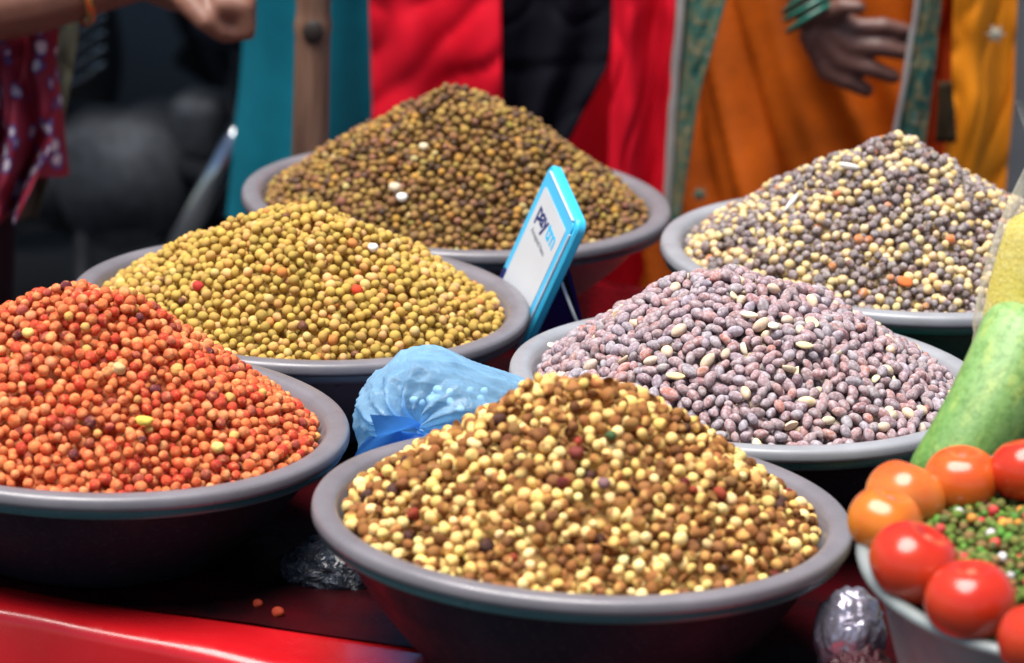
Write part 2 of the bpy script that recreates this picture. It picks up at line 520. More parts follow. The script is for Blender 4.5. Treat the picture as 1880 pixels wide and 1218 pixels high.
def bean_heap(key, H, spec, M4, rmax):
    """fill a heap: the beans that show largest are things of their own, the others one mass"""
    g = np.random.default_rng(spec['seed'])
    d = spec['d']
    P, L = pts_shell(H, d, 0.75, d * spec.get('mind', 0.85), spec.get('attempts', 16000), g, rmax)
    n = len(P)
    eps = 1e-4
    hx = (H.h(P[:, 0] + eps, P[:, 1]) - H.h(P[:, 0] - eps, P[:, 1])) / (2 * eps)
    hy = (H.h(P[:, 0], P[:, 1] + eps) - H.h(P[:, 0], P[:, 1] - eps)) / (2 * eps)
    N = np.stack([-hx, -hy, np.ones(n)], -1); N /= np.linalg.norm(N, axis=1)[:, None]
    Rm = rand_rot(n, g, N, spec.get('flat', 0.0))
    sc = d / 2 * g.uniform(*spec.get('size', (0.86, 1.14)), n)
    classes = spec['classes']
    wts = np.array([c[0] for c in classes], float); wts /= wts.sum()
    cls = g.choice(len(classes), n, p=wts)
    nv = spec.get('nvar', 5)
    var = g.integers(0, nv, n)
    W = P @ np.array(M4.to_3x3()).T + np.array(M4.translation)
    # those that show largest
    vis = visible(W, key) & (L < 0.3) if key in TUBS else (L < 0.3) & (proj(W)[0] < 1876) & (proj(W)[1] < 1214)
    dist = np.linalg.norm(W - CAM, axis=1) / (sc * 2 / d)
    cand = np.where(vis)[0]
    # beans in front of which another lies closer to the eye count as hidden
    cand = cand[np.argsort(dist[cand])][:300]
    single = np.zeros(n, bool); single[cand] = True
    mat = spec['mat']
    Ms = []
    hi = ico(spec.get('sub', 2)); lo = ico(2)
    shapes = {}
    for ci, c in enumerate(classes):
        for v in range(nv):
            for lev, (V0, F0) in (('hi', hi), ('lo', lo)):
                V, colr = spec['shape'](V0.copy(), v + 10 * ci, c)
                shapes[ci, v, lev] = (V, F0, colr)
    mesh_cache = {}
    VV, FF, CC, off = [], [], [], 0
    for ci in range(len(classes)):
        for v in range(nv):
            for lev in ('hi', 'lo'):
                idx = np.where((cls == ci) & (var == v) & (~single) & ((L < 0.2) == (lev == 'hi')))[0]
                if len(idx) == 0: continue
                V, F0, colr = shapes[ci, v, lev]
                X = np.einsum('nij,vj->nvi', Rm[idx] * sc[idx, None, None], V) + P[idx][:, None, :]
                br = g.uniform(1 - spec.get('jit', 0.14), 1 + spec.get('jit', 0.14), (len(idx), 1, 1))
                hu = 1 + g.normal(0, spec.get('hue', 0.03), (len(idx), 1, 3))
                Cc = np.clip(colr[None] * br * hu, 0, 1)
                VV.append(X.reshape(-1, 3)); CC.append(Cc.reshape(-1, 3))
                FF.append((F0[None] + (np.arange(len(idx)) * len(V))[:, None, None] + off).reshape(-1, 3))
                off += len(idx) * len(V)
    # the body of the heap below the loose beans
    nr, na = 26, 72
    bv = [(0, 0, float(H.h(0, 0)) - 2.9 * d)]
    for i in range(1, nr + 1):
        r = rmax * 1.03 * i / nr
        for j in range(na):
            a = 2 * PI * j / na; x, y = r * math.cos(a), r * math.sin(a)
            z = float(H.h(x, y)) - 2.9 * d
            kk = min(1.0, (rmax - 0.85 * max(0, -0.012 - z)) / r)
            bv.append((x * kk, y * kk, z))
    bf = [(0, 1 + j, 1 + (j + 1) % na) for j in range(na)]
    for i in range(nr - 1):
        for j in range(na):
            a0, a1 = 1 + i * na + j, 1 + i * na + (j + 1) % na
            bf += [(a0, a0 + na, a1 + na), (a0, a1 + na, a1)]
    avg = np.average([c[1] for c in classes], axis=0, weights=wts)
    VV.append(np.array(bv)); FF.append(np.array(bf) + off); CC.append(np.tile(avg, (len(bv), 1)))
    me = mesh_from(spec['rest_name'], np.concatenate(VV), np.concatenate(FF), mat, True, np.concatenate(CC))
    o = link(spec['rest_name'], me); o.matrix_world = M4
    tag(o, spec['rest_label'], spec['rest_cat'], None, 'stuff')
    M3 = M4.to_3x3()
    for i in cand:
        kk = (int(cls[i]), int(var[i]), int(g.integers(0, 3)))
        if kk not in mesh_cache:
            V, F0, colr = shapes[kk[0], kk[1], 'hi']
            br = (0.88, 1.0, 1.12)[kk[2]]
            hu = 1 + g.normal(0, spec.get('hue', 0.03), 3)
            mesh_cache[kk] = mesh_from(spec['name'], V * d / 2, F0, mat, True, np.clip(colr * br * hu, 0, 1))
        b = link(spec['name'], mesh_cache[kk])
        m = (M3 @ Matrix(Rm[i].tolist()) * (sc[i] / (d / 2))).to_4x4()
        m.translation = Vector(W[i].tolist())
        b.matrix_world = m
        lab = classes[kk[0]][2] if len(classes[kk[0]]) > 2 and classes[kk[0]][2] else spec['label']
        tag(b, lab, spec['cat'], spec['group'])
    return n


# shapes ---------------------------------------------------------
def sh_pea(V, seed, c):
    g = np.random.default_rng(seed + 100)
    r = 1 + 0.07 * lownoise(V, seed, 1.8)
    if seed % 5 in (1, 3):     # seam of the two halves
        r -= 0.15 * np.exp(-(V[:, 0] / 0.18) ** 2) * np.clip(V[:, 2] + 0.3, 0, 1)
    if seed % 5 == 2:          # dimple
        r -= 0.16 * np.exp(-((1 - V[:, 2]) / 0.12))
    X = V * r[:, None] * np.array([1.0, g.uniform(0.84, 1.0), g.uniform(0.80, 1.0)])
    col = np.tile(np.array(c[1]), (len(V), 1)) * (1 + 0.08 * lownoise(V, seed + 5, 2.5))[:, None]
    return X, np.clip(col, 0, 1)


def sh_wrinkled(V, seed, c):
    g = np.random.default_rng(seed + 300)
    r = 1 + 0.075 * lownoise(V, seed, 4.2) + 0.07 * lownoise(V, seed + 9, 1.8)
    X = V * r[:, None] * np.array([1.0, g.uniform(0.88, 1.0), g.uniform(0.86, 1.0)])
    k = np.clip(0.5 + 0.6 * lownoise(V, seed + 3, 2.6), 0, 1)[:, None]
    c1 = np.array(c[1]); c2 = np.array(c[3]) if len(c) > 3 else c1 * 0.7
    return X, np.clip(c1 * (1 - k) + c2 * k, 0, 1)


def sh_roast(V, seed, c):
    """split roasted chickpea: cream kernel, part of it under a brown husk"""
    g = np.random.default_rng(seed + 500)
    r = 1 + 0.10 * lownoise(V, seed, 2.2)
    ax = g.normal(size=3); ax /= np.linalg.norm(ax)
    t = V @ ax + 0.30 * lownoise(V, seed + 2, 3.0)
    cov = c[4] if len(c) > 4 else 0.0
    k = 1 / (1 + np.exp(-(t - cov) * 14))
    r = r + 0.07 * k - (0.10 * np.exp(-(V @ np.roll(ax, 1) / 0.18) ** 2) if seed % 3 == 0 else 0)
    X = V * np.asarray(r)[:, None] * np.array([1.0, g.uniform(0.82, 1.0), g.uniform(0.78, 0.98)])
    if len(c) > 5:             # an empty husk: thin, curled
        X[:, 2] = X[:, 2] * 0.22 + 0.42 * (X[:, 0] ** 2 + 0.5 * X[:, 1] ** 2) - 0.2
        X *= 0.92
    c1 = np.array(c[1]); c2 = np.array(c[3])
    return X, np.clip(c1 * (1 - k[:, None]) + c2 * k[:, None], 0, 1)


def sh_peanut(V, seed, c):
    g = np.random.default_rng(seed + 700)
    X = V.copy()
    l = g.uniform(1.18, 1.62)
    t = X[:, 0]
    X[:, 1:] *= (1 - 0.16 * np.clip(t, 0, 1) ** 2)[:, None]
    r = 1 + 0.05 * lownoise(V, seed, 1.7) + 0.018 * lownoise(V, seed + 4, 6)
    X = X * r[:, None] * np.array([l, g.uniform(0.80, 0.92), g.uniform(0.78, 0.88)])
    X[:, 2] += 0.10 * t * t - 0.05
    if len(c) > 4 and c[4] == 'half':
        X[:, 2] = np.maximum(X[:, 2], -0.10 + 0.02 * V[:, 0])
        X *= 0.95
    k = np.clip(0.45 + 0.55 * lownoise(V, seed + 8, 2.4), 0, 1)[:, None]
    c1 = np.array(c[1]); c2 = np.array(c[3]) if len(c) > 3 else c1
    return X, np.clip(c1 * (1 - k) + c2 * k, 0, 1)


def bean_mat(name, rough=0.5, dust=None, dust_amt=(0.45, 0.75), dust_max=0.8, dscale=240, bscale=500, bstr=0.25, coat=0.0, speck=None, sss=0.0):
    k = NT(name)
    a = k.n('ShaderNodeAttribute', attribute_name='col').outputs['Color']
    c = a
    if speck is not None:
        c = k.mix(k.mapr(k.noise(330, 5, 0.7), 0.50, 0.68, 0, speck[1]), c, speck[0])
        c = k.mix(k.mapr(k.noise(420, 4, 0.7, k.n('ShaderNodeTexCoord').outputs['Object'], 1.0), 0.60, 0.72, 0, 0.5), c, tuple(v * 0.35 for v in speck[0]))
    if dust is not None:
        n1 = k.noise(dscale, 6, 0.68)
        c = k.mix(k.mapr(n1, dust_amt[0], dust_amt[1], 0.0, dust_max), c, dust)
    k.base(c); k.set(Roughness=rough + 0.1, Coat_Weight=coat, Coat_Roughness=0.25)
    k.b.inputs['Specular IOR Level'].default_value = 0.09
    if sss:
        k.set(Subsurface_Weight=sss, Subsurface_Scale=0.003)
    k.bump(k.noise(bscale, 4, 0.6), bstr, 0.0014)
    return k.m


def tubheap(k, apex_px, **kw):
    cx, cy, zr, Rr = TUBS[k]
    a = at(apex_px[0], apex_px[1], cy)
    H = Heap(cx, cy, ZR + zr, Rr - 0.0215, -0.008, a.z - ZR - zr + 0.002, a.x - cx, 0, **kw)
    HEAPS[k] = H
    return H


tubheap('F', (1085, 692), e=0.14, p=0.92, seed=1)
tubheap('Y', (555, 388), e=0.28, p=0.94, seed=2)
tubheap('B', (850, 172), e=0.24, p=0.92, seed=3)
tubheap('G', (1640, 262), e=0.18, p=0.92, seed=4)
tubheap('P', (1345, 508), e=0.42, p=0.86, seed=5)
tubheap('R', (130, 522), e=0.20, p=0.95, seed=6)
OCC_SPHERES += [(tuple(at(820, 750, 3.45)), 0.055), (tuple(at(740, 760, 3.45)), 0.05), (tuple(at(1760, 780, 3.14)), 0.025), (tuple(at(1820, 680, 3.17)), 0.025)]

SPECS = {}
SPECS['F'] = dict(seed=11, d=0.0100, size=(0.70, 1.18), attempts=14000, name='roasted_chickpea', cat='chickpea', group='roasted chickpeas in the front tub',
                  label='brown and cream roasted chickpea in the front tub heap', rest_name='roasted_chickpeas', rest_cat='chickpeas', rest_label='remaining heap of brown and cream roasted chickpeas filling the front tub',
                  shape=sh_roast, sub=3, nvar=5, jit=0.16, hue=0.04,
                  classes=[(36, (0.82, 0.575, 0.21), 'cream roasted chickpea with a little brown husk in the front tub heap', (0.33, 0.150, 0.050), 0.75), (28, (0.80, 0.53, 0.17), 'half brown half cream roasted chickpea in the front tub heap', (0.32, 0.140, 0.045), 0.1),
                           (26, (0.54, 0.29, 0.09), 'brown husked roasted chickpea in the front tub heap', (0.28, 0.115, 0.038), -0.5), (16, (0.26, 0.115, 0.045), 'dark brown roasted chickpea in the front tub heap', (0.16, 0.065, 0.028), 0.2),
                           (20, (0.30, 0.135, 0.045), 'curled empty brown husk in the front tub heap', (0.20, 0.08, 0.028), 0.1, 'husk'), (10, (0.86, 0.65, 0.29), 'bare pale cream chickpea without husk in the front tub heap', (0.30, 0.14, 0.05), 1.2), (2, (0.30, 0.05, 0.03), 'reddish brown chickpea in the front tub heap', (0.13, 0.02, 0.02), 0.2), (2, (0.07, 0.035, 0.03), 'nearly black scorched chickpea in the front tub heap', (0.05, 0.02, 0.02), 0.2)],
                  mat=bean_mat('roasted_chickpea', 0.62, bscale=420, bstr=0.3, speck=((0.25, 0.11, 0.04), 0.35)))
SPECS['R'] = dict(seed=12, d=0.0096, size=(0.76, 1.16), attempts=14000, name='coated_pea', cat='pea', group='orange red coated peas',
                  label='wrinkled orange red coated pea in the left tub heap', rest_name='coated_peas', rest_cat='peas', rest_label='remaining heap of orange red coated peas filling the left tub',
                  shape=sh_wrinkled, nvar=5, jit=0.15, hue=0.04,
                  classes=[(42, (0.70, 0.20, 0.075), 'wrinkled orange coated pea in the left tub heap', (0.56, 0.09, 0.035)), (22, (0.76, 0.31, 0.13), 'pale orange coated pea in the left tub heap', (0.60, 0.12, 0.045)), (18, (0.60, 0.075, 0.035), 'deep red coated pea in the left tub heap', (0.48, 0.045, 0.03)),
                           (6, (0.42, 0.09, 0.06), 'brownish red coated pea in the left tub heap', (0.28, 0.05, 0.04)), (2, (0.74, 0.48, 0.13), 'yellow orange coated pea in the left tub heap', (0.64, 0.30, 0.10)), (1.2, (0.14, 0.035, 0.04), 'dark maroon pea in the left tub heap', (0.10, 0.02, 0.03))],
                  mat=bean_mat('coated_pea', 0.52, bscale=420, bstr=0.8, speck=((0.86, 0.42, 0.16), 0.5)))
SPECS['Y'] = dict(seed=13, d=0.0094, size=(0.78, 1.15), attempts=15000, name='yellow_pea', cat='pea', group='mustard yellow peas',
                  label='round mustard yellow pea in the middle left tub heap', rest_name='yellow_peas', rest_cat='peas', rest_label='remaining heap of mustard yellow peas filling the middle left tub',
                  shape=sh_pea, nvar=5, jit=0.13, hue=0.03, sub=2,
                  classes=[(52, (0.50, 0.325, 0.075), 'round mustard yellow pea in the middle left tub heap'), (26, (0.43, 0.285, 0.068), 'olive yellow pea in the middle left tub heap'), (14, (0.56, 0.32, 0.10), 'amber yellow pea in the middle left tub heap'), (7, (0.64, 0.37, 0.15), 'peach coloured pea in the middle left tub heap'), (4, (0.62, 0.45, 0.16), 'pale yellow pea in the middle left tub heap'), (2.5, (0.60, 0.22, 0.06), 'orange pea in the middle left tub heap'), (1, (0.15, 0.06, 0.04), 'dark brown pea in the middle left tub heap')],
                  mat=bean_mat('yellow_pea', 0.54, bscale=260, bstr=0.3, speck=((0.62, 0.40, 0.16), 0.35)))
SPECS['B'] = dict(seed=14, d=0.0088, size=(0.74, 1.16), attempts=17000, name='olive_brown_pea', cat='pea', group='olive brown peas',
                  label='small olive brown pea in the back tub heap', rest_name='olive_brown_peas', rest_cat='peas', rest_label='remaining heap of small olive brown peas filling the back tub',
                  shape=sh_pea, nvar=4, jit=0.22, hue=0.05,
                  classes=[(40, (0.265, 0.150, 0.050), 'small olive brown pea in the back tub heap'), (26, (0.205, 0.105, 0.050), 'dull brown pea in the back tub heap'), (18, (0.35, 0.225, 0.065), 'olive yellow pea in the back tub heap'), (11, (0.105, 0.060, 0.042), 'blackish brown pea in the back tub heap'), (5, (0.40, 0.21, 0.05), 'amber pea in the back tub heap'), (3, (0.26, 0.12, 0.08), 'pinkish brown pea in the back tub heap'), (1.5, (0.48, 0.35, 0.15), 'pale tan pea in the back tub heap')],
                  mat=bean_mat('olive_brown_pea', 0.55, bscale=320, bstr=0.35, speck=((0.30, 0.19, 0.07), 0.35)))
SPECS['G'] = dict(seed=15, d=0.0090, size=(0.74, 1.18), attempts=17000, name='salted_chickpea', cat='chickpea', group='grey and yellow salted chickpeas',
                  label='dusty grey or yellow chickpea in the back right tub heap', rest_name='salted_chickpeas', rest_cat='chickpeas', rest_label='remaining heap of dusty grey and yellow chickpeas filling the back right tub',
                  shape=sh_wrinkled, nvar=4, jit=0.16, hue=0.03,
                  classes=[(30, (0.150, 0.095, 0.075), 'dark grey dusty chickpea in the back right tub heap', (0.22, 0.165, 0.17)), (14, (0.23, 0.17, 0.165), 'mid grey dusty chickpea in the back right tub heap', (0.13, 0.09, 0.09)), (32, (0.62, 0.43, 0.15), 'yellow chickpea in the back right tub heap', (0.68, 0.50, 0.22)),
                           (12, (0.66, 0.52, 0.28), 'pale cream yellow chickpea in the back right tub heap', (0.56, 0.38, 0.16)), (8, (0.19, 0.095, 0.075), 'brown chickpea in the back right tub heap', (0.14, 0.08, 0.07)), (1.5, (0.55, 0.15, 0.04), 'orange chickpea in the back right tub heap', (0.5, 0.2, 0.05))],
                  mat=bean_mat('salted_chickpea', 0.62, dust=(0.70, 0.66, 0.66), dust_amt=(0.44, 0.74), dust_max=0.70, dscale=280))
SPECS['P'] = dict(seed=16, d=0.0106, mind=0.80, attempts=15000, flat=0.8, size=(0.78, 1.12), name='salted_peanut', cat='peanut', group='dusty pink peanuts',
                  label='dusty pink salted peanut in the middle right tub heap', rest_name='salted_peanuts', rest_cat='peanuts', rest_label='remaining heap of dusty pink salted peanuts filling the middle right tub',
                  shape=sh_peanut, sub=3, nvar=6, jit=0.13, hue=0.03,
                  classes=[(46, (0.27, 0.180, 0.188), 'dusty pink salted peanut in the middle right tub heap', (0.31, 0.175, 0.175)), (20, (0.30, 0.165, 0.16), 'reddish pink salted peanut in the middle right tub heap', (0.33, 0.15, 0.14)), (22, (0.29, 0.24, 0.26), 'grey salt crusted peanut in the middle right tub heap', (0.27, 0.20, 0.22)),
                           (5, (0.66, 0.50, 0.32), 'cream skinless peanut in the middle right tub heap', (0.68, 0.50, 0.30)), (3, (0.76, 0.60, 0.36), 'split cream peanut half in the middle right tub heap', (0.72, 0.55, 0.30), 'half'), (3, (0.44, 0.17, 0.12), 'red brown peanut in the middle right tub heap', (0.36, 0.13, 0.10))],
                  mat=bean_mat('salted_peanut', 0.62, dust=(0.60, 0.575, 0.62), dust_amt=(0.42, 0.68), dust_max=0.72, dscale=360, bscale=380, bstr=0.3))
for k in ('F', 'R', 'Y', 'B', 'G', 'P'):
    cx, cy, zr, Rr = TUBS[k]
    bean_heap(k, HEAPS[k], SPECS[k], Matrix.Translation((cx, cy, ZR + zr)), Rr - 0.0224 - SPECS[k]['d'] * 0.40)


def on_heap(k, px, py, lift=0.0):
    """the point of a heap's surface that is seen at a photo pixel"""
    cx, cy, zr, Rr = TUBS[k]; Hh = HEAPS[k]
    for Y in np.linspace(cy - 0.25, cy + 0.25, 600):
        p = at(px, py, Y)
        x, y = p.x - cx, p.y - cy
        if math.hypot(x, y) < Hh.rc and p.z < float(Hh.h(x, y)) + Hh.zc + lift: return p
    return at(px, py, cy)


def stray(name, k, px, py, size, colour, label, cat, shape='pea', seed=1, squash=(1, 1, 1), rot=(0, 0, 0)):
    V, Fc = ico(3)
    c = (1, colour, None, colour)
    X, col = (sh_peanut if shape == 'peanut' else sh_wrinkled if shape == 'chip' else sh_pea)(V, seed, c)
    X = X * np.array(squash) * size / 2
    o = link(name, mesh_from(name, X, Fc, bean_stray, True, col))
    o.location = on_heap(k, px, py, 0.002); o.rotation_euler = rot
    tag(o, label, cat); return o


bean_stray = bean_mat('stray_bean', 0.5, bscale=400, bstr=0.25)
stray('white_bean', 'Y', 685, 455, 0.0095, (0.85, 0.80, 0.74), 'single white bean lying among the mustard yellow peas', 'bean')
stray('red_pea', 'Y', 655, 533, 0.0110, (0.62, 0.07, 0.03), 'red pea near the middle of the yellow pea heap', 'pea', 'chip', 4)
stray('pink_pea', 'Y', 364, 525, 0.0100, (0.50, 0.05, 0.04), 'red pea on the left flank of the yellow pea heap', 'pea', 'chip', 5)
stray('beige_bean', 'B', 725, 345, 0.0120, (0.62, 0.50, 0.36), 'beige bean next to a white one on the olive brown heap', 'bean')
stray('white_bean', 'B', 738, 363, 0.0105, (0.90, 0.88, 0.82), 'bright white bean on the olive brown heap', 'bean')
stray('cream_bean', 'B', 778, 270, 0.0095, (0.66, 0.55, 0.36), 'cream bean high on the olive brown heap', 'bean')
stray('orange_chip', 'G', 1661, 517, 0.0150, (0.62, 0.17, 0.05), 'curled orange chip in the grey and yellow chickpea heap', 'chip', 'chip', 3, (1.0, 0.8, 0.45), (0.5, 0.3, 0))
stray('white_grain', 'G', 1453, 372, 0.0150, (0.75, 0.73, 0.74), 'long white grain on the flank of the grey chickpea heap', 'grain', 'peanut', 3, (1.0, 0.42, 0.42), (0, -0.9, 0.4))
stray('white_grain', 'G', 1560, 305, 0.0160, (0.82, 0.76, 0.68), 'long white grain below the peak of the grey chickpea heap', 'grain', 'peanut', 8, (1.0, 0.45, 0.45), (0, 0.2, 0.2))
stray('purple_pea', 'F', 1108, 888, 0.0105, (0.22, 0.12, 0.12), 'purple grey pea in the middle of the roasted chickpeas', 'pea')
stray('maroon_pea', 'F', 1058, 832, 0.0115, (0.20, 0.045, 0.035), 'maroon pea on the roasted chickpea heap', 'pea')
stray('green_pea', 'F', 1122, 800, 0.0085, (0.06, 0.10, 0.04), 'dark green pea near the top of the roasted chickpeas', 'pea')
stray('yellow_crumb', 'R', 265, 773, 0.0150, (0.62, 0.50, 0.09), 'pale yellow crumb lying on the orange red peas', 'crumb', 'chip', 7, (1.0, 0.7, 0.6))
stray('cream_kernel', 'R', 218, 677, 0.0115, (0.62, 0.42, 0.20), 'cream kernel in the middle of the orange red peas', 'kernel', 'chip', 9)
stray('yellow_pea', 'R', 400, 822, 0.0105, (0.68, 0.56, 0.17), 'pale yellow pea low on the orange red heap', 'pea')
stray('yellow_pea', 'R', 52, 612, 0.0100, (0.74, 0.52, 0.16), 'yellow pea high on the orange red heap beside its peak', 'pea')
for i, (px, py, rz, c) in enumerate([(1375, 578, 0.2, (0.86, 0.74, 0.52)), (1420, 598, 1.2, (0.88, 0.78, 0.60)), (1478, 634, 0.1, (0.80, 0.64, 0.36)), (1240, 690, 0.2, (0.80, 0.64, 0.34)), (1014, 635, 1.4, (0.84, 0.74, 0.56))]):
    stray('peanut_half', 'P', px, py, 0.0125, c, ['split white peanut just under the top of the peanut heap', 'broad white peanut half right of the top splits', 'thin cream peanut half on the upper right of the peanuts',
          'cream split peanut pointing right on the left of the peanut heap', 'white peanut half at the left edge of the peanut heap'][i], 'peanut', 'peanut', i, (1.0, 0.75, 0.4), (0.4, 0.1, rz))
for (px, py, s, lab) in ((510, 1125, 0.010, 'red pea fallen on the red table sheet beside the dark bag'), (473, 1109, 0.008, 'small red pea fallen on the table behind another one')):
    V, Fc = ico(3); X, col = sh_wrinkled(V, 3, (1, (0.36, 0.05, 0.02), None, (0.26, 0.03, 0.015)))
    o = link('fallen_pea', mesh_from('fallen_pea', X * s / 2, Fc, bean_stray, True, col))
    d = FWD + RT * (px - 940) / F_PX - UP * (py - 609) / F_PX
    o.location = Vector((CAM + d * ((ZT + s / 2 - CAM[2]) / d[2])).tolist()); tag(o, lab, 'pea', 'peas fallen on the table')


# ------------------------------------------------------------------ basin of tomatoes at the right
def aluminium():
    k = NT('aluminium')
    a = k.noise(7, 6, 0.65, dist=0.6); b = k.noise(45, 5, 0.7)
    c = k.ramp(a, [(0.3, (0.17, 0.20, 0.20)), (0.6, (0.28, 0.31, 0.31)), (0.8, (0.38, 0.41, 0.41))])
    c = k.mix(k.mapr(b, 0.55, 0.75, 0, 0.6), c, (0.16, 0.17, 0.17))
    k.base(c); k.set(Metallic=0.25)
    k.l(k.mapr(b, 0.3, 0.7, 0.42, 0.62), k.b.inputs['Roughness'])
    k.bump(k.noise(16, 4), 0.25, 0.004); return k.m


M['aluminium'] = aluminium()
BC = at(2000, 1012, 2.95)
BAS_R = 0.165
tilt = Matrix.Rotation(R(9), 4, Vector((0.93, -0.37, 0)))      # leans towards the camera
BM = Matrix.Translation(BC) @ tilt
broot = empty('metal_basin'); broot.matrix_world = BM
tag(broot, 'dull aluminium basin of tomatoes and green peas in the lower right corner', 'basin')
_H = BC.z - ZT - 0.02
_wob = lambda t, z: 0.006 * math.sin(2 * t + 0.8) + 0.003 * math.sin(3 * t)
bowl_o = [(0.0, -_H)] + [(0.105 * s, -_H) for s in (0.5, 0.95)] + [(0.112, -_H + 0.006)] + [(0.112 + (BAS_R - 0.012 - 0.112) * s ** 0.8, -_H + 0.006 + (_H - 0.012) * s) for s in np.linspace(0.1, 1, 10)]
bowl_i = [(max(r - 0.0018, 0), z + 0.001) for r, z in reversed(bowl_o)]
part('bowl', merge(lathe(bowl_o, 96, _wob), lathe(bowl_i, 96, _wob)), M['aluminium'], broot)
rp = [(BAS_R - 0.012, -0.006), (BAS_R - 0.004, -0.0075), (BAS_R, -0.0055), (BAS_R + 0.001, -0.002), (BAS_R - 0.0015, 0.001), (BAS_R - 0.006, 0.0015), (BAS_R - 0.011, -0.001), (BAS_R - 0.0138, -0.005)]
part('rim', lathe(rp, 96, _wob), M['aluminium'], broot)

HB = Heap(0, 0, 0, BAS_R - 0.02, -0.016, 0.010, 0.0, 0.0, e=0.4, seed=9)
bean_heap('basin', HB, dict(seed=17, d=0.0082, attempts=15000, name='green_pea', cat='pea', group='green pea mix in the basin', size=(0.7, 1.2),
          label='green fried pea in the basin between the tomatoes', rest_name='green_pea_mix', rest_cat='peas', rest_label='remaining green fried pea mix filling the aluminium basin', shape=sh_wrinkled, nvar=4, jit=0.2, hue=0.05,
          classes=[(44, (0.10, 0.16, 0.030), 'green fried pea in the basin between the tomatoes', (0.16, 0.19, 0.05)), (22, (0.17, 0.17, 0.05), 'olive fried pea in the basin between the tomatoes', (0.10, 0.11, 0.04)),
                   (14, (0.085, 0.22, 0.035), 'bright green pea in the basin between the tomatoes', (0.13, 0.26, 0.06)), (9, (0.24, 0.15, 0.06), 'brown pea in the basin between the tomatoes', (0.18, 0.11, 0.05)),
                   (5, (0.55, 0.035, 0.05), 'red bit in the green pea mix of the basin', (0.62, 0.10, 0.08)), (3, (0.62, 0.28, 0.05), 'orange bit in the green pea mix of the basin', (0.6, 0.3, 0.08)), (3, (0.72, 0.68, 0.66), 'white bit in the green pea mix of the basin', (0.6, 0.56, 0.54))],
          mat=bean_mat('green_pea', 0.5, bscale=500, bstr=0.3)), BM, BAS_R - 0.022)


def tomato_mat(name, c1, c2):
    k = NT(name)
    co = k.coord()
    sep = k.n('ShaderNodeSeparateXYZ'); k.l(co, sep.inputs[0])
    nz = k.noise(28, 3, 0.5)
    add = k.n('ShaderNodeMath', operation='MULTIPLY_ADD'); k.l(sep.outputs[2], add.inputs[0]); add.inputs[1].default_value = 14.0
    k.l(nz, add.inputs[2])
    c = k.ramp(k.mapr(add.outputs[0], 0.05, 1.0), [(0.0, c2), (1.0, c1)])
    c = k.mix(k.mapr(k.noise(700, 2), 0.62, 0.72, 0, 0.25), c, tuple(min(1, v * 1.4 + 0.04) for v in c1))
    k.base(c); k.set(Roughness=0.24, Coat_Weight=0.2, Coat_Roughness=0.10, Subsurface_Weight=0.12, Subsurface_Scale=0.006)
    k.b.inputs['Subsurface Radius'].default_value = (1.0, 0.35, 0.15)
    k.bump(k.noise(900, 2), 0.03, 0.0005)
    return k.m


TM = dict(red=tomato_mat('tomato_red', (0.50, 0.018, 0.008), (0.56, 0.055, 0.012)), orange=tomato_mat('tomato_orange', (0.58, 0.050, 0.010), (0.66, 0.21, 0.022)),
          pale=tomato_mat('tomato_pale', (0.60, 0.075, 0.012), (0.66, 0.27, 0.05)), amber=tomato_mat('tomato_amber', (0.60, 0.105, 0.012), (0.68, 0.25, 0.020)))
scar = simple('stem_scar', (0.42, 0.12, 0.06), 0.7, 0.3, 600)


def tomato(px, py, Y, dpx, mat, tilt_v, label, rib=0.032, seed=0):
    c = at(px, py, Y)
    r = dpx / 2 * Y / F_PX / 0.96
    nu, nv = 48, 32
    V, Fc = [], []
    for j in range(nv + 1):
        ph = PI * j / nv
        for i in range(nu):
            th = 2 * PI * i / nu
            rr = math.sin(ph) ** 0.92
            ribs = 1 + rib * math.cos(5 * th + seed) * math.sin(ph) * (0.4 + 0.6 * abs(math.cos(ph))) + 0.012 * math.sin(2 * th + seed)
            z = 0.86 * math.cos(ph)
            z -= 0.20 * math.exp(-(ph / 0.30) ** 2)                 # stem dimple
            z += 0.05 * math.exp(-((PI - ph) / 0.35) ** 2)
            V.append((r * rr * ribs * math.cos(th), r * rr * ribs * math.sin(th), r * z))
    for j in range(nv):
        for i in range(nu):
            q = (i + 1) % nu
            Fc.append((j * nu + i, (j + 1) * nu + i, (j + 1) * nu + q, j * nu + q))
    root = link('tomato', mesh_from('tomato', V, Fc, TM[mat])); root.location = c
    root.rotation_euler = Vector(tilt_v).normalized().to_track_quat('Z', 'Y').to_euler()
    tag(root, label, 'tomato', 'tomatoes in the basin')
    sV, sF = lathe([(0.0, 0.0012), (0.0028, 0.0010), (0.0044, 0.0), (0.0040, -0.002)], 14, lambda a, z: 0.15 * math.sin(5 * a))
    s = part('stem_scar', ([(x, y, z + r * 0.665) for x, y, z in sV], sF), scar, root)
    return root


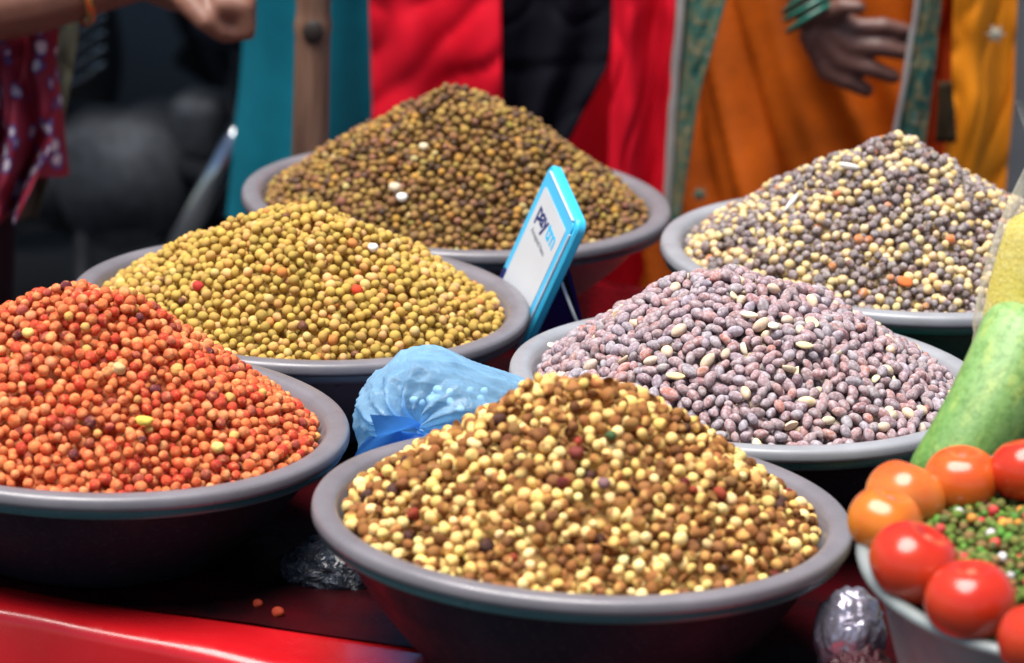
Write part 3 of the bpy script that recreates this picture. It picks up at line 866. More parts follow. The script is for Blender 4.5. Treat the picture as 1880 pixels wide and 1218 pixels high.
tomato(1624, 957, 2.975, 143, 'amber', (0.2, -0.05, 0.97), 'amber orange tomato touching the roasted chickpea tub rim', seed=1)
tomato(1664, 912, 3.055, 155, 'pale', (0.3, 0.3, 0.9), 'pale orange tomato behind the amber one at the back left of the basin', seed=2)
tomato(1766, 880, 3.065, 142, 'orange', (-0.05, -0.1, 0.97), 'orange tomato below the cucumber at the back of the basin', seed=3)
tomato(1886, 862, 3.06, 140, 'red', (-0.2, 0.2, 0.95), 'red tomato cut by the frame below the dark cucumber', seed=4)
tomato(1679, 1034, 2.90, 172, 'red', (0.38, -0.10, 0.9), 'red tomato at the left rim of the basin below the amber one', seed=5)
tomato(1782, 1102, 2.842, 172, 'red', (-0.05, -0.08, 0.97), 'large red tomato at the front rim of the basin', seed=6)
tomato(1914, 1172, 2.775, 172, 'red', (-0.2, 0.4, 0.9), 'red tomato cut by the frame in the lower right corner', seed=7)


# ------------------------------------------------------------------ cucumbers
def cuc_mat(name, c_hi, c_lo, stripe):
    k = NT(name)
    co = k.coord(); sep = k.n('ShaderNodeSeparateXYZ'); k.l(co, sep.inputs[0])
    ang = k.n('ShaderNodeMath', operation='ARCTAN2'); k.l(sep.outputs[1], ang.inputs[0]); k.l(sep.outputs[0], ang.inputs[1])
    comb = k.n('ShaderNodeCombineXYZ'); k.l(ang.outputs[0], comb.inputs[0])
    sc = k.n('ShaderNodeMath', operation='MULTIPLY'); k.l(sep.outputs[2], sc.inputs[0]); sc.inputs[1].default_value = 9.0
    k.l(sc.outputs[0], comb.inputs[1])
    streak = k.noise(2.6, 5, 0.6, comb.outputs[0])
    t = k.mapr(sep.outputs[2], -0.02, 0.21)
    c = k.ramp(t, [(0.0, c_lo), (0.55, tuple((a + b) / 2 for a, b in zip(c_hi, c_lo))), (1.0, c_hi)])
    c = k.mix(k.mapr(streak, 0.50, 0.68, 0, 0.75), c, stripe)
    c = k.mix(k.mapr(k.noise(140, 6, 0.75), 0.46, 0.66, 0, 0.7), c, tuple(v * 0.7 for v in c_lo))
    k.base(c); k.set(Roughness=0.48, Subsurface_Weight=0.06, Subsurface_Scale=0.004)
    k.bump(k.noise(260, 4, 0.65), 0.35, 0.0015); return k.m


CM = dict(pale=cuc_mat('cucumber_pale', (0.34, 0.52, 0.20), (0.060, 0.200, 0.018), (0.36, 0.46, 0.10)), dark=cuc_mat('cucumber_dark', (0.08, 0.18, 0.03), (0.05, 0.13, 0.02), (0.12, 0.22, 0.05)))


def cucumber(p0, p1, r, mat, label, bend=0.01, seed=0):
    p0, p1 = Vector(p0), Vector(p1); ax = p1 - p0; L = ax.length
    n, m = 40, 44
    V, Fc = [], []
    for j in range(n + 1):
        s = j / n
        # rounded ends, slightly thicker in the middle
        e = min(s, 1 - s) * L
        k = max(0, 1 - (1 - min(1, e / (r * 0.95))) ** 2.6) ** 0.5 * (0.92 + 0.10 * math.sin(PI * s))
        off = bend * math.sin(PI * s)
        for i in range(m):
            th = 2 * PI * i / m
            q = 1 + 0.018 * math.cos(5 * th + seed) + 0.012 * mnoise.noise(Vector((math.cos(th) * 2, math.sin(th) * 2, s * 7 + seed)))
            V.append((r * k * q * math.cos(th) + off, r * k * q * math.sin(th), s * L))
    for j in range(n):
        for i in range(m):
            q = (i + 1) % m
            Fc.append((j * m + i, j * m + q, (j + 1) * m + q, (j + 1) * m + i))
    o = link('cucumber', mesh_from('cucumber', V, Fc, CM[mat])); o.location = p0
    o.rotation_euler = ax.to_track_quat('Z', 'Y').to_euler()
    tag(o, label, 'cucumber', 'cucumbers at the right of the stall')
    return o


cucumber(at(1708, 925, 3.12), at(1890, 566, 3.20), 0.0335, 'pale', 'big pale green cucumber leaning above the tomatoes', bend=-0.010, seed=1)
cucumber(at(1822, 930, 3.15), at(1985, 640, 3.20), 0.0290, 'dark', 'dark green cucumber behind the pale one at the frame edge', seed=2)
cucumber(at(1860, 800, 3.20), at(1925, 545, 3.26), 0.0240, 'pale', 'pale cucumber tip showing above the others at the frame edge', seed=3)


# ------------------------------------------------------------------ pouch of yellow snack
def film_mat(name, tint, alpha_lo, alpha_hi, rough=0.12, scatter=(0.8, 0.8, 0.8), scale=30, bump=0.5):
    """thin plastic film: clear where smooth, milky along its creases"""
    k = NT(name); t = k.t
    tr = k.n('ShaderNodeBsdfTransparent'); tr.inputs[0].default_value = (*tint, 1)
    k.base(scatter); k.set(Roughness=rough); k.b.inputs['Specular IOR Level'].default_value = 0.6
    trl = k.n('ShaderNodeBsdfTranslucent'); trl.inputs[0].default_value = (*scatter, 1)
    m0 = k.n('ShaderNodeMixShader'); m0.inputs[0].default_value = 0.45
    k.l(k.b.outputs[0], m0.inputs[1]); k.l(trl.outputs[0], m0.inputs[2])
    lw = k.n('ShaderNodeLayerWeight'); lw.inputs[0].default_value = 0.35
    nz = k.noise(scale, 4, 0.6, dist=1.2)
    add = k.n('ShaderNodeMath', operation='ADD'); k.l(lw.outputs['Facing'], add.inputs[0]); k.l(k.mapr(nz, 0.35, 0.75, 0, 0.5), add.inputs[1])
    mx = k.n('ShaderNodeMixShader'); k.l(k.mapr(add.outputs[0], 0.1, 1.2, alpha_lo, alpha_hi), mx.inputs[0])
    k.l(tr.outputs[0], mx.inputs[1]); k.l(m0.outputs[0], mx.inputs[2]); k.l(mx.outputs[0], k.out.inputs[0])
    k.bump(k.noise(scale * 1.6, 4, 0.6, dist=1.5), bump, 0.004)
    return k.m


def pouch():
    base = at(1905, 640, 3.24); base = Vector((base.x, base.y, ZT + 0.002))
    root = empty('snack_pouch', base); tag(root, 'clear plastic bag of yellow sev standing beside the cucumbers', 'bag')
    top = at(1890, 292, 3.24).z - base.z
    fill_top = at(1890, 395, 3.24).z - base.z

    def body(u, v, shrink=0.0, zmax=None):
        z = v * (zmax or top)
        s = z / top
        wdt = 0.056 * (1 - 0.10 * abs(2 * min(s, 0.65) - 0.65)) if s < 0.66 else 0.054 * (1 - ((s - 0.66) / 0.34) ** 1.5 * 0.66)
        dep = 0.042 * (1 if s < 0.6 else 1 - ((s - 0.6) / 0.4) ** 1.2 * 0.8)
        if s < 0.05: wdt *= 0.6 + 8 * s; dep *= 0.6 + 8 * s
        th = 2 * PI * u
        k = 1 - shrink / 0.05 + 0.035 * math.sin(6 * th + 8 * s) * (0.35 + s) * (0 if shrink else 1) + 0.03 * mnoise.noise(Vector((math.cos(th) * 2, math.sin(th) * 2, s * 5)))
        return (wdt * k * math.cos(th), dep * k * math.sin(th), z)
    k = NT('yellow_sev'); n1 = k.noise(300, 5, 0.7)
    k.base(k.ramp(n1, [(0.3, (0.62, 0.46, 0.03)), (0.5, (0.82, 0.68, 0.10)), (0.75, (0.90, 0.82, 0.30))])); k.set(Roughness=0.7); k.bump(n1, 0.9, 0.003)
    V, Fc = grid(40, 40, lambda u, v: body(u, 0.01 + 0.99 * v, 0.0075, fill_top + 0.010 * math.sin(2 * PI * u + 1) * v))
    V.append((0, 0, fill_top + 0.012)); c = len(V) - 1
    Fc += [(40 * 41 + i, 40 * 41 + i + 1, c) for i in range(40)]
    f = part('yellow_filling', (V, Fc), k.m, root)
    film = film_mat('clear_film', (0.99, 0.98, 0.95), 0.04, 0.65, 0.07, (0.92, 0.90, 0.82), 16, 1.0)
    V, Fc = grid(56, 60, lambda u, v: body(u, v))
    part('film', (V, Fc), film, root)
    V, Fc = grid(20, 8, lambda u, v: ((u - 0.5) * 0.030 * (1 + v * 1.3), 0.004 * math.sin(u * 14) , top + v * 0.045))
    part('gathered_neck', (V, Fc), film, root)


pouch()


# ------------------------------------------------------------------ blue carrier bag between the tubs
def blue_bag():
    c = at(822, 775, 3.455)
    root = empty('plastic_carrier_bag', c); tag(root, 'translucent blue plastic bag of puffed snacks between the tubs', 'bag')
    knot = Vector(at(742, 800, 3.385)) - c
    right_tip = Vector(at(1010, 712, 3.47)) - c
    n_u, n_v = 200, 120
    kd = knot.normalized()
    V, Fc = [], []
    q = kd.to_track_quat('Z', 'Y')
    for j in range(n_v + 1):
        ph = PI * j / n_v
        for i in range(n_u):
            th = 2 * PI * i / n_u
            d = q @ Vector((math.sin(ph) * math.cos(th), math.sin(ph) * math.sin(th), math.cos(ph)))
            # body of the bag, drawn out to the right
            r = 0.074
            x = d.x * (0.075 + 0.070 * max(0, d.x) ** 1.3)
            y = d.y * 0.066
            z = d.z * (0.050 if d.z > 0 else 0.075)
            z += 0.014 * max(0, 1 - abs(d.x + 0.4)) * max(0, d.z) - 0.016 * max(0, d.x) ** 1.5 * (1 if d.z > 0 else 0)
            # pleats that run out of the knot
            near = math.exp(-(ph / 0.55) ** 2)
            pl = (0.55 * math.sin(9 * th + 1.5 * math.sin(3 * th)) + 0.45 * math.sin(17 * th + 2)) * (0.15 * math.exp(-(ph / 0.75) ** 2) * min(1, ph / 0.2) + 0.006)
            k = 1 + pl - 0.30 * math.exp(-(ph / 0.22) ** 2)
            k += 0.060 * mnoise.noise(Vector((d.x * 2.6, d.y * 2.6, d.z * 2.6 + 5))) + 0.030 * mnoise.noise(Vector((d.x * 1.6, d.y * 7, d.z * 9))) + 0.020 * abs(mnoise.noise(Vector((d.x * 2 + 3, d.y * 12, d.z * 15))))
            w1 = Vector((d.x * 1.3 + 1.7, d.y * 2.6, d.z * 3.4 + 0.8 * d.x)); w2 = Vector((d.x * 2.0, d.y * 5.0 + 4, d.z * 6.0 - 1.5 * d.x))
            k += 0.026 * max(0, 1 - abs(mnoise.noise(w1)) * 2.2) ** 4 + 0.008 * max(0, 1 - abs(mnoise.noise(w2)) * 2.2) ** 4
            V.append((x * k, y * k, z * k))
    for j in range(n_v):
        for i in range(n_u):
            p = (i + 1) % n_u
            Fc.append((j * n_u + i, (j + 1) * n_u + i, (j + 1) * n_u + p, j * n_u + p))
    film = film_mat('blue_film', (0.62, 0.84, 1.0), 0.34, 0.92, 0.14, (0.42, 0.72, 0.98), 24, 0.7)
    part('film', (V, Fc), film, root)
    # tied ends of the bag by the left tub
    V, Fc = grid(40, 24, lambda u, v: tuple((knot * 0.80 + (at(668, 812, 3.352) - c - knot * 0.80) * v + Vector((0.010 * math.sin(u * 7 + 2 * v), -0.008 * math.sin(u * 11 + v * 3) * (0.3 + v), (u - 0.5) * (0.010 + 0.040 * v ** 0.7) - 0.012 * v * math.sin(u * 3.1) + 0.006 * math.sin(u * 13) * v))).to_tuple()))
    part('tied_handle', (V, Fc), film_mat('blue_film_dense', (0.12, 0.35, 0.85), 0.80, 0.99, 0.25, (0.06, 0.26, 0.70), 30, 0.5), root)
    puff = simple('puffed_snack', (0.93, 0.92, 0.90), 0.8, 0.04, 200)
    g2 = random.Random(4)
    V0, F0 = ico(2)
    meshes = []
    for s in range(3):
        X, _ = sh_wrinkled(V0.copy(), s + 40, (1, (1, 1, 1)))
        meshes.append(mesh_from('puffed_piece', X * 0.0042, F0, puff))
    k = 0
    while k < 34:
        d = Vector((g2.uniform(-1, 1), g2.uniform(-1, 1), g2.uniform(-1, 1)))
        if d.length > 1 or d.length < 0.80: continue
        o = link('puffed_piece', meshes[k % 3], root, (d.x * 0.052 + 0.010, d.y * 0.040, d.z * 0.030))
        o.rotation_euler = (g2.uniform(0, 6), g2.uniform(0, 6), 0); o.scale = [g2.uniform(0.7, 1.15)] * 3; k += 1


blue_bag()


# ------------------------------------------------------------------ crumpled bags on the table
def crumple(name, c, size, mat, label, seed, cat='bag', pw=0.13, f=2.2):
    V0, F0 = ico(5)
    X = []
    for v in V0:
        d = Vector(v)
        r = 1 + pw * (abs(mnoise.noise(d * f + Vector((seed, 0, 0)))) * 2 - 0.5) + pw * 0.6 * (abs(mnoise.noise(d * f * 2.3 + Vector((0, seed, 0)))) * 2 - 0.5) + pw * 0.25 * abs(mnoise.noise(d * f * 5))
        X.append((v[0] * size[0] * r, v[1] * size[1] * r, max(v[2] * size[2] * r, -size[2] * 0.75)))
    o = link(name, mesh_from(name, X, F0, mat)); o.location = c
    tag(o, label, cat); return o


k = NT('dark_film'); k.base((0.035, 0.040, 0.055)); k.set(Roughness=0.10, Coat_Weight=0.6); k.bump(k.noise(95, 3, 0.5, dist=2.5), 1.0, 0.006)
crumple('crumpled_bag', at(615, 1095, 3.30) + Vector((0, 0.02, 0.012)), (0.046, 0.034, 0.030), k.m, 'dark crinkled plastic bag on the table between the two front tubs', 3)
k = NT('silver_film'); k.base((0.34, 0.32, 0.40)); k.set(Roughness=0.18, Metallic=0.6); k.bump(k.noise(70, 3, 0.5, dist=2), 0.5, 0.005)
crumple('silver_packet', at(1562, 1140, 3.075) + Vector((0, 0.0, -0.012)), (0.027, 0.027, 0.038), k.m, 'crinkled silvery plastic packet between the front tub and the basin', 8, 'packet', 0.07, 1.7)
k = NT('maroon_film'); k.base((0.07, 0.010, 0.018)); k.set(Roughness=0.15); k.bump(k.noise(90, 4, 0.6, dist=2), 0.8, 0.005)
crumple('maroon_packet', at(1575, 1215, 3.06) + Vector((0, 0.0, -0.012)), (0.026, 0.026, 0.030), k.m, 'dark maroon shiny packet under the silvery one', 5, 'packet')


# ------------------------------------------------------------------ payment stand
def pay_stand():
    Wv = Vector((0.255, -0.925, -0.285)).normalized(); Dn = Vector((-0.331, 0.195, -0.925)); Dn = (Dn - Wv * Dn.dot(Wv)).normalized()
    N = Dn.cross(Wv).normalized()
    toc = Vector(CAM.tolist()) - at(1040, 400, 3.8)
    if N.dot(toc) < 0: N = -N
    X, Yv = Wv, -Dn                       # right and up as read on the face
    if X.cross(Yv).dot(N) < 0: print('stand frame is mirrored')
    Mx = Matrix(((X.x, Yv.x, N.x, 0), (X.y, Yv.y, N.y, 0), (X.z, Yv.z, N.z, 0), (0, 0, 0, 1)))
    Wd, Hd, Td = 0.108, 0.150, 0.010
    top = at(1012, 296, 3.868)
    ctr = top + X * Wd / 2 - Yv * Hd / 2
    root = empty('payment_stand'); root.matrix_world = Matrix.Translation(ctr) @ Mx
    tag(root, 'sky blue payment stand with white card squeezed between the tubs', 'sign stand')

    def rrect(w, h, r, n=7):
        P = []
        for (sx, sy, a0) in ((1, 1, 0), (-1, 1, 90), (-1, -1, 180), (1, -1, 270)):
            for i in range(n + 1):
                a = R(a0 + 90 * i / n); P.append((sx * (w / 2 - r) + r * math.cos(a), sy * (h / 2 - r) + r * math.sin(a)))
        return P

    def slab(w, h, r, z0, z1, bev=0.0012):
        A = rrect(w, h, r); B = rrect(w - 2 * bev, h - 2 * bev, max(r - bev, 0.0005)); n = len(A)
        V = [(x, y, z0) for x, y in B] + [(x, y, z0 + bev) for x, y in A] + [(x, y, z1 - bev) for x, y in A] + [(x, y, z1) for x, y in B]
        Fc = [tuple(reversed(range(n))), tuple(3 * n + i for i in range(n))]
        for q in range(3):
            for i in range(n):
                j = (i + 1) % n; Fc.append((q * n + i, q * n + j, (q + 1) * n + j, (q + 1) * n + i))
        return V, Fc
    blue = simple('stand_blue', (0.045, 0.50, 0.80), 0.3, 0.05, 20)
    blue2 = simple('card_blue', (0.07, 0.47, 0.78), 0.3, 0.05, 20)
    navy = simple('stand_navy', (0.008, 0.012, 0.12), 0.32, 0.1, 20)
    white = simple('card_white', (0.56, 0.585, 0.62), 0.25, 0.03, 20)
    part('frame', slab(Wd, Hd, 0.010, -Td, 0.0, 0.002), blue, root, False)
    cd = part('card', slab(Wd - 0.012, Hd - 0.012, 0.006, 0.0002, 0.0016, 0.0004), blue2, root, False)
    part('white_panel', slab(Wd - 0.030, Hd - 0.036, 0.004, 0.0018, 0.0021, 0.0001), white, cd, False)
    part('lower_band', slab(Wd - 0.0122, 0.030, 0.004, 0.00175, 0.0019, 0.00005), navy, cd, False).location = (0, -Hd / 2 + 0.022, 0)
    # clear cover edge of the card holder
    clear = simple('clear_edge', (0.62, 0.66, 0.70), 0.12, 0.05, 20)
    for sx in (1,):
        V, Fc = box(sx * (Wd / 2 - 0.0048), -0.004, 0.0014, 0.0013, Hd - 0.024, 0.0022, 0.0004); part('cover_edge', (V, Fc), clear, root, False)
    V, Fc = box(0, Hd / 2 - 0.0048, 0.0014, Wd - 0.022, 0.0013, 0.0022, 0.0004); part('cover_edge', (V, Fc), clear, root, False)

    def text(s, size, x, y, mat, bold=0.0):
        cu = bpy.data.curves.new('lettering', 'FONT'); cu.body = s; cu.size = size; cu.extrude = 0.00008; cu.offset = bold
        cu.align_x = 'LEFT'; cu.space_character = 0.93
        o = bpy.data.objects.new('lettering', cu); COL.objects.link(o); bpy.context.view_layer.update()
        me = bpy.data.meshes.new_from_object(o); bpy.data.objects.remove(o)
        me.materials.clear(); me.materials.append(mat)
        o = link('lettering', me, cd); o.location = (x, y, 0.00225)
        return max(v.co.x for v in me.vertices)
    tn = simple('ink_navy', (0.010, 0.020, 0.13), 0.4, 0.02); tc = simple('ink_cyan', (0.03, 0.45, 0.78), 0.4, 0.02); tg = simple('ink_grey', (0.20, 0.22, 0.25), 0.5, 0.02)
    y0 = Hd / 2 - 0.046
    wdt = text('pay', 0.0245, -0.030, y0, tn, 0.0006)
    text('tm', 0.0245, -0.030 + wdt + 0.0012, y0, tc, 0.0006)
    text('Accepted Here', 0.0078, -0.027, y0 - 0.0145, tg, 0.00012)
    # folding prop at the back
    a, b = -Td - 0.0005, -0.082
    V = [(-0.040, Hd * 0.16, a), (0.040, Hd * 0.16, a), (0.043, -Hd / 2 - 0.004, b), (-0.043, -Hd / 2 - 0.004, b)]
    V += [(x, y, z - 0.004) for x, y, z in V]
    part('prop', (V, [(0, 1, 2, 3), (7, 6, 5, 4), (0, 4, 5, 1), (1, 5, 6, 2), (2, 6, 7, 3), (3, 7, 4, 0)]), navy, root, False)
    V = [(0.0445, Hd * 0.10, a), (0.0445, -Hd / 2, a), (0.0445, -Hd / 2, b)]
    V += [(x - 0.003, y, z) for x, y, z in V]
    part('side_web', (V, [(0, 1, 2), (5, 4, 3), (0, 3, 4, 1), (1, 4, 5, 2), (2, 5, 3, 0)]), navy, root, False)
    part('clear_strip', sweep([(0.0465, Hd * 0.06, a - 0.001), (0.0465, -Hd / 2 + 0.004, b + 0.002)], 0.0016, 8), clear, root)



pay_stand()


# ------------------------------------------------------------------ people behind the stall
def capsules(bones, seg=14):
    """tapered bones with round ends: the raw volume of a body"""
    V, Fc = [], []
    for (a, ra, b, rb) in bones:
        a, b = Vector(a), Vector(b); t = (b - a); L = t.length
        t = t.normalized() if L > 1e-6 else Vector((0, 0, 1))
        u = t.orthogonal().normalized(); v = t.cross(u)
        rings = []
        for k in range(5):
            an = PI / 2 * (1 - k / 4) if k else PI / 2 * 0.96
            rings.append((a - t * ra * math.sin(an), ra * math.cos(an)))
        for k in range(5):
            an = PI / 2 * (k / 4) if k < 4 else PI / 2 * 0.96
            rings.append((b + t * rb * math.sin(an), rb * math.cos(an)))
        o = len(V)
        for (c, r) in rings:
            for i in range(seg):
                th = 2 * PI * i / seg; V.append(tuple(c + (u * math.cos(th) + v * math.sin(th)) * r))
        for q in range(len(rings) - 1):
            for i in range(seg):
                j = (i + 1) % seg; Fc.append((o + q * seg + i, o + q * seg + j, o + (q + 1) * seg + j, o + (q + 1) * seg + i))
        Fc.append(tuple(o + i for i in reversed(range(seg)))); Fc.append(tuple(o + (len(rings) - 1) * seg + i for i in range(seg)))
    return V, Fc


def fuse(name, bones, voxel, mat, parent, smooth_it=2):
    """grow one continuous skin round the bones"""
    V, Fc = capsules(bones)
    o = link('raw', mesh_from('raw', V, Fc))
    m = o.modifiers.new('r', 'REMESH'); m.mode = 'VOXEL'; m.voxel_size = voxel; m.use_smooth_shade = True
    s = o.modifiers.new('s', 'SMOOTH'); s.factor = 0.5; s.iterations = smooth_it
    dg = bpy.context.evaluated_depsgraph_get()
    me = bpy.data.meshes.new_from_object(o.evaluated_get(dg)); bpy.data.objects.remove(o)
    me.name = name; me.materials.clear(); me.materials.append(mat)
    me.polygons.foreach_set('use_smooth', np.ones(len(me.polygons), bool))
    inv = Matrix.Translation(-parent.location); me.transform(inv)
    return link(name, me, parent)


def skin(name, c):
    k = NT(name); n1 = k.noise(30, 5, 0.6)
    k.base(k.ramp(n1, [(0.3, tuple(v * 0.85 for v in c)), (0.7, tuple(v * 1.12 for v in c))]))
    k.set(Roughness=0.5, Subsurface_Weight=0.08, Subsurface_Scale=0.004); k.bump(k.noise(400, 3), 0.1, 0.001); return k.m


def fabric(name, c, var=0.14, rough=0.75, weave=900):
    k = NT(name); n1 = k.noise(16, 5, 0.6)
    k.base(k.ramp(n1, [(0.3, tuple(v * (1 - var) for v in c)), (0.7, tuple(min(1, v * (1 + var)) for v in c))]))
    k.set(Roughness=rough); k.b.inputs['Specular IOR Level'].default_value = 0.12; k.bump(k.noise(weave, 2), 0.15, 0.001); return k.m


def stand_bones(x, y, face, h=1.58, left=None, right=None):
    """a standing figure; left / right give an arm as its own list of bones"""
    f = Vector((math.sin(face), -math.cos(face), 0)); s = Vector((math.cos(face), math.sin(face), 0)); o = Vector((x, y, 0)); z = Vector((0, 0, h))
    P = lambda a, b, c: o + s * a * h + f * b * h + z * c
    B = [(P(0, 0, .53), .098, P(0, 0, .60), .085), (P(0, 0, .60), .085, P(0, 0.01, .72), .105), (P(0, .01, .72), .105, P(0, 0, .80), .075), (P(0, 0, .80), .05, P(0, .01, .87), .045)]
    B += [(P(-.06, 0, .79), .058, P(.06, 0, .79), .058)]
    B += [(P(0, .012, .915), .082, P(0, .02, .945), .085), (P(0, .045, .90), .055, P(0, .05, .93), .060), (P(0, .075, .905), .010, P(0, .068, .925), .009)]
    for q, arm in ((-1, left), (1, right)):
        B += [(P(q * .052, 0, .52), .080, P(q * .055, .005, .285), .052), (P(q * .055, .005, .285), .050, P(q * .055, -.01, .05), .032), (P(q * .055, -.02, .025), .030, P(q * .06, .075, .012), .022)]
        if arm: B += arm(P, q)
        else:
            # arm bent, the hand resting on the belly
            B += [(P(q * .10, 0, .79), .050, P(q * .125, .0, .63), .038), (P(q * .125, .0, .63), .036, P(q * .055, .09, .635), .024), (P(q * .055, .09, .635), .022, P(q * .025, .098, .64), .024)]
            for k in range(4): B.append((P(q * .02, .10, .652 - .010 * k), .0085, P(-q * (.022 - .002 * abs(k - 1.5)), .102, .655 - .011 * k), .0065))
            B.append((P(q * .03, .10, .655), .010, P(q * .012, .106, .675), .008))
    return B


def hair(root, x, y, face, mat, h=1.58):
    V0, F0 = ico(3)
    f = Vector((math.sin(face), -math.cos(face), 0))
    X = []
    for v in V0:
        d = Vector(v); fr = d.dot(f)
        r = 0.098 if (d.z > 0.15 or fr < 0.1) else 0.074
        X.append((d.x * r, d.y * r, d.z * r * 1.12))
    o = link('hair', mesh_from('hair', X, F0, mat), root)
    o.location = Vector((x, y, h * 0.935)) - f * 0.004 - root.location


def garment(name, root, mat, x, y, face, prof, folds=11, amp=0.018, twist=0.0, seed=0, n=140, m=60, arc=(0, 1), lift=0.0):
    """cloth hung round a body: prof is (height, half width, half depth)"""
    zs = np.array([p[0] for p in prof]); aw = np.array([p[1] for p in prof]); ad = np.array([p[2] for p in prof])
    order = np.argsort(zs)
    g = np.random.default_rng(seed); ph = g.uniform(0, 6.28, 6)
    f = Vector((math.sin(face), -math.cos(face), 0)); s = Vector((math.cos(face), math.sin(face), 0))
    z0, z1 = zs.max(), zs.min()

    def fn(u, v):
        z = z0 + (z1 - z0) * v
        a = np.interp(z, zs[order], aw[order]) + lift; d = np.interp(z, zs[order], ad[order]) + lift
        th = 2 * PI * (arc[0] + (arc[1] - arc[0]) * u)
        tw = th + twist * v
        k = amp * (0.25 + 0.95 * v) * (0.6 * math.sin(folds * tw + ph[0] + 1.3 * math.sin(2 * tw + ph[1]) + 1.2 * v) + 0.4 * math.sin((folds * 1.7 // 1) * tw + ph[2] + 2 * v))
        k += amp * 0.35 * mnoise.noise(Vector((math.cos(th) * 3, math.sin(th) * 3, z * 6 + seed)))
        p = Vector((x, y, 0)) + s * (a + k) * math.cos(th) + f * (d + k) * -math.sin(th) * -1
        p.z = z + 0.006 * math.sin(th * 5) * v
        return tuple(p - root.location)
    return part(name, grid(n, m, fn), mat, root)


def hang(name, root, mat, left, right, Y0=None, nu=40, nv=50, amp=0.012, folds=3, seed=0, thick=0.002, yslope=0.0):
    """a hanging cloth panel whose two edges run through photo points (x, y, distance)"""
    L = [at(*p) for p in left]; Rr = [at(*p) for p in right]

    def along(P, v):
        t = v * (len(P) - 1); i = min(int(t), len(P) - 2); return P[i].lerp(P[i + 1], t - i)

    def fn(u, v):
        a, b = along(L, v), along(Rr, v); p = a.lerp(b, u)
        p = p + Vector((0, 1, 0)) * amp * (math.sin(folds * 2 * PI * u + seed + 1.2 * math.sin(2.5 * v + seed)) + 0.5 * math.sin(folds * 4.3 * u + 3 * v + seed) + 0.6 * mnoise.noise(Vector((u * 3, v * 5, seed))) + 0.7 * max(0, 1 - 3 * abs(mnoise.noise(Vector((u * 2.2 + v * 1.5, v * 4.5, seed + 3))))) ** 2)
        return tuple(p - root.location)
    o = part(name, grid(nu, nv, fn), mat, root)
    sm = o.modifiers.new('t', 'SOLIDIFY'); sm.thickness = thick
    return o


hair_m = simple('black_hair', (0.012, 0.010, 0.009), 0.45, 0.3, 300)
sk_brown = skin('skin_brown', (0.20, 0.085, 0.055)); sk_dark = skin('skin_dark', (0.125, 0.055, 0.042))
long_dress = [(1.27, .135, .10), (1.15, .165, .125), (0.98, .145, .115), (0.82, .185, .145), (0.55, .215, .165), (0.14, .25, .20)]


def person(x, y, face, label, sk, voxel=0.012, left=None, right=None, h=1.58):
    root = empty('person', (x, y, 0)); tag(root, label, 'person', 'people behind the stall')
    fuse('body', stand_bones(x, y, face, h, left, right), voxel, sk, root)
    hair(root, x, y, face, hair_m, h)
    return root


# teal person
tx, ty = at(700, 100, 5.22)[:2]
pt = person(tx, ty, 0.15, 'person in a teal tunic standing behind the bamboo pole', sk_brown)
garment('tunic', pt, fabric('teal_cotton', (0.004, 0.13, 0.185)), tx, ty, 0.15, [(1.27, .13, .10), (1.0, .145, .12), (0.80, .155, .13), (0.60, .165, .14), (0.42, .172, .15)], 6, 0.026, seed=3)
garment('trousers', pt, fabric('teal_dark', (0.003, 0.08, 0.12)), tx, ty, 0.15, [(0.95, .12, .10), (0.5, .145, .12), (0.10, .13, .11)], 6, 0.016, seed=8)
# red dress; a black panel paints the shaded gap in front
rx, ry = at(962, 100, 5.12)[:2]
pr = person(rx, ry, -0.1, 'person in a long red dress with a black panel added for the shaded gap in front', sk_brown)
red_f = fabric('red_cotton', (0.66, 0.006, 0.022))
garment('dress', pr, red_f, rx, ry, -0.1, [(1.27, .13, .10), (1.0, .145, .12), (0.8, .150, .12), (0.60, .160, .13), (0.12, .19, .15)], 6, 0.010, seed=5)
hang('front_panel', pr, red_f, [(676, -260, 4.88), (678, 0, 4.87), (684, 200, 4.86), (690, 420, 4.85)], [(918, -260, 4.85), (919, 0, 4.84), (922, 200, 4.83), (926, 420, 4.82)], amp=0.012, folds=1.6, seed=1)
hang('side_panel', pr, red_f, [(1122, -260, 4.86), (1126, 0, 4.85), (1122, 200, 4.84), (1110, 440, 4.83)], [(1246, -260, 4.88), (1240, 0, 4.87), (1232, 200, 4.86), (1222, 440, 4.85)], amp=0.011, folds=1.4, seed=2)
hang('shade_panel', pr, fabric('shade_black', (0.006, 0.006, 0.011), rough=0.9), [(905, -260, 4.88), (905, 0, 4.875), (905, 120, 4.87), (905, 300, 4.865)], [(1135, -260, 4.88), (1135, 0, 4.875), (1115, 120, 4.87), (1020, 300, 4.865)], amp=0.008, folds=2.3, seed=4)


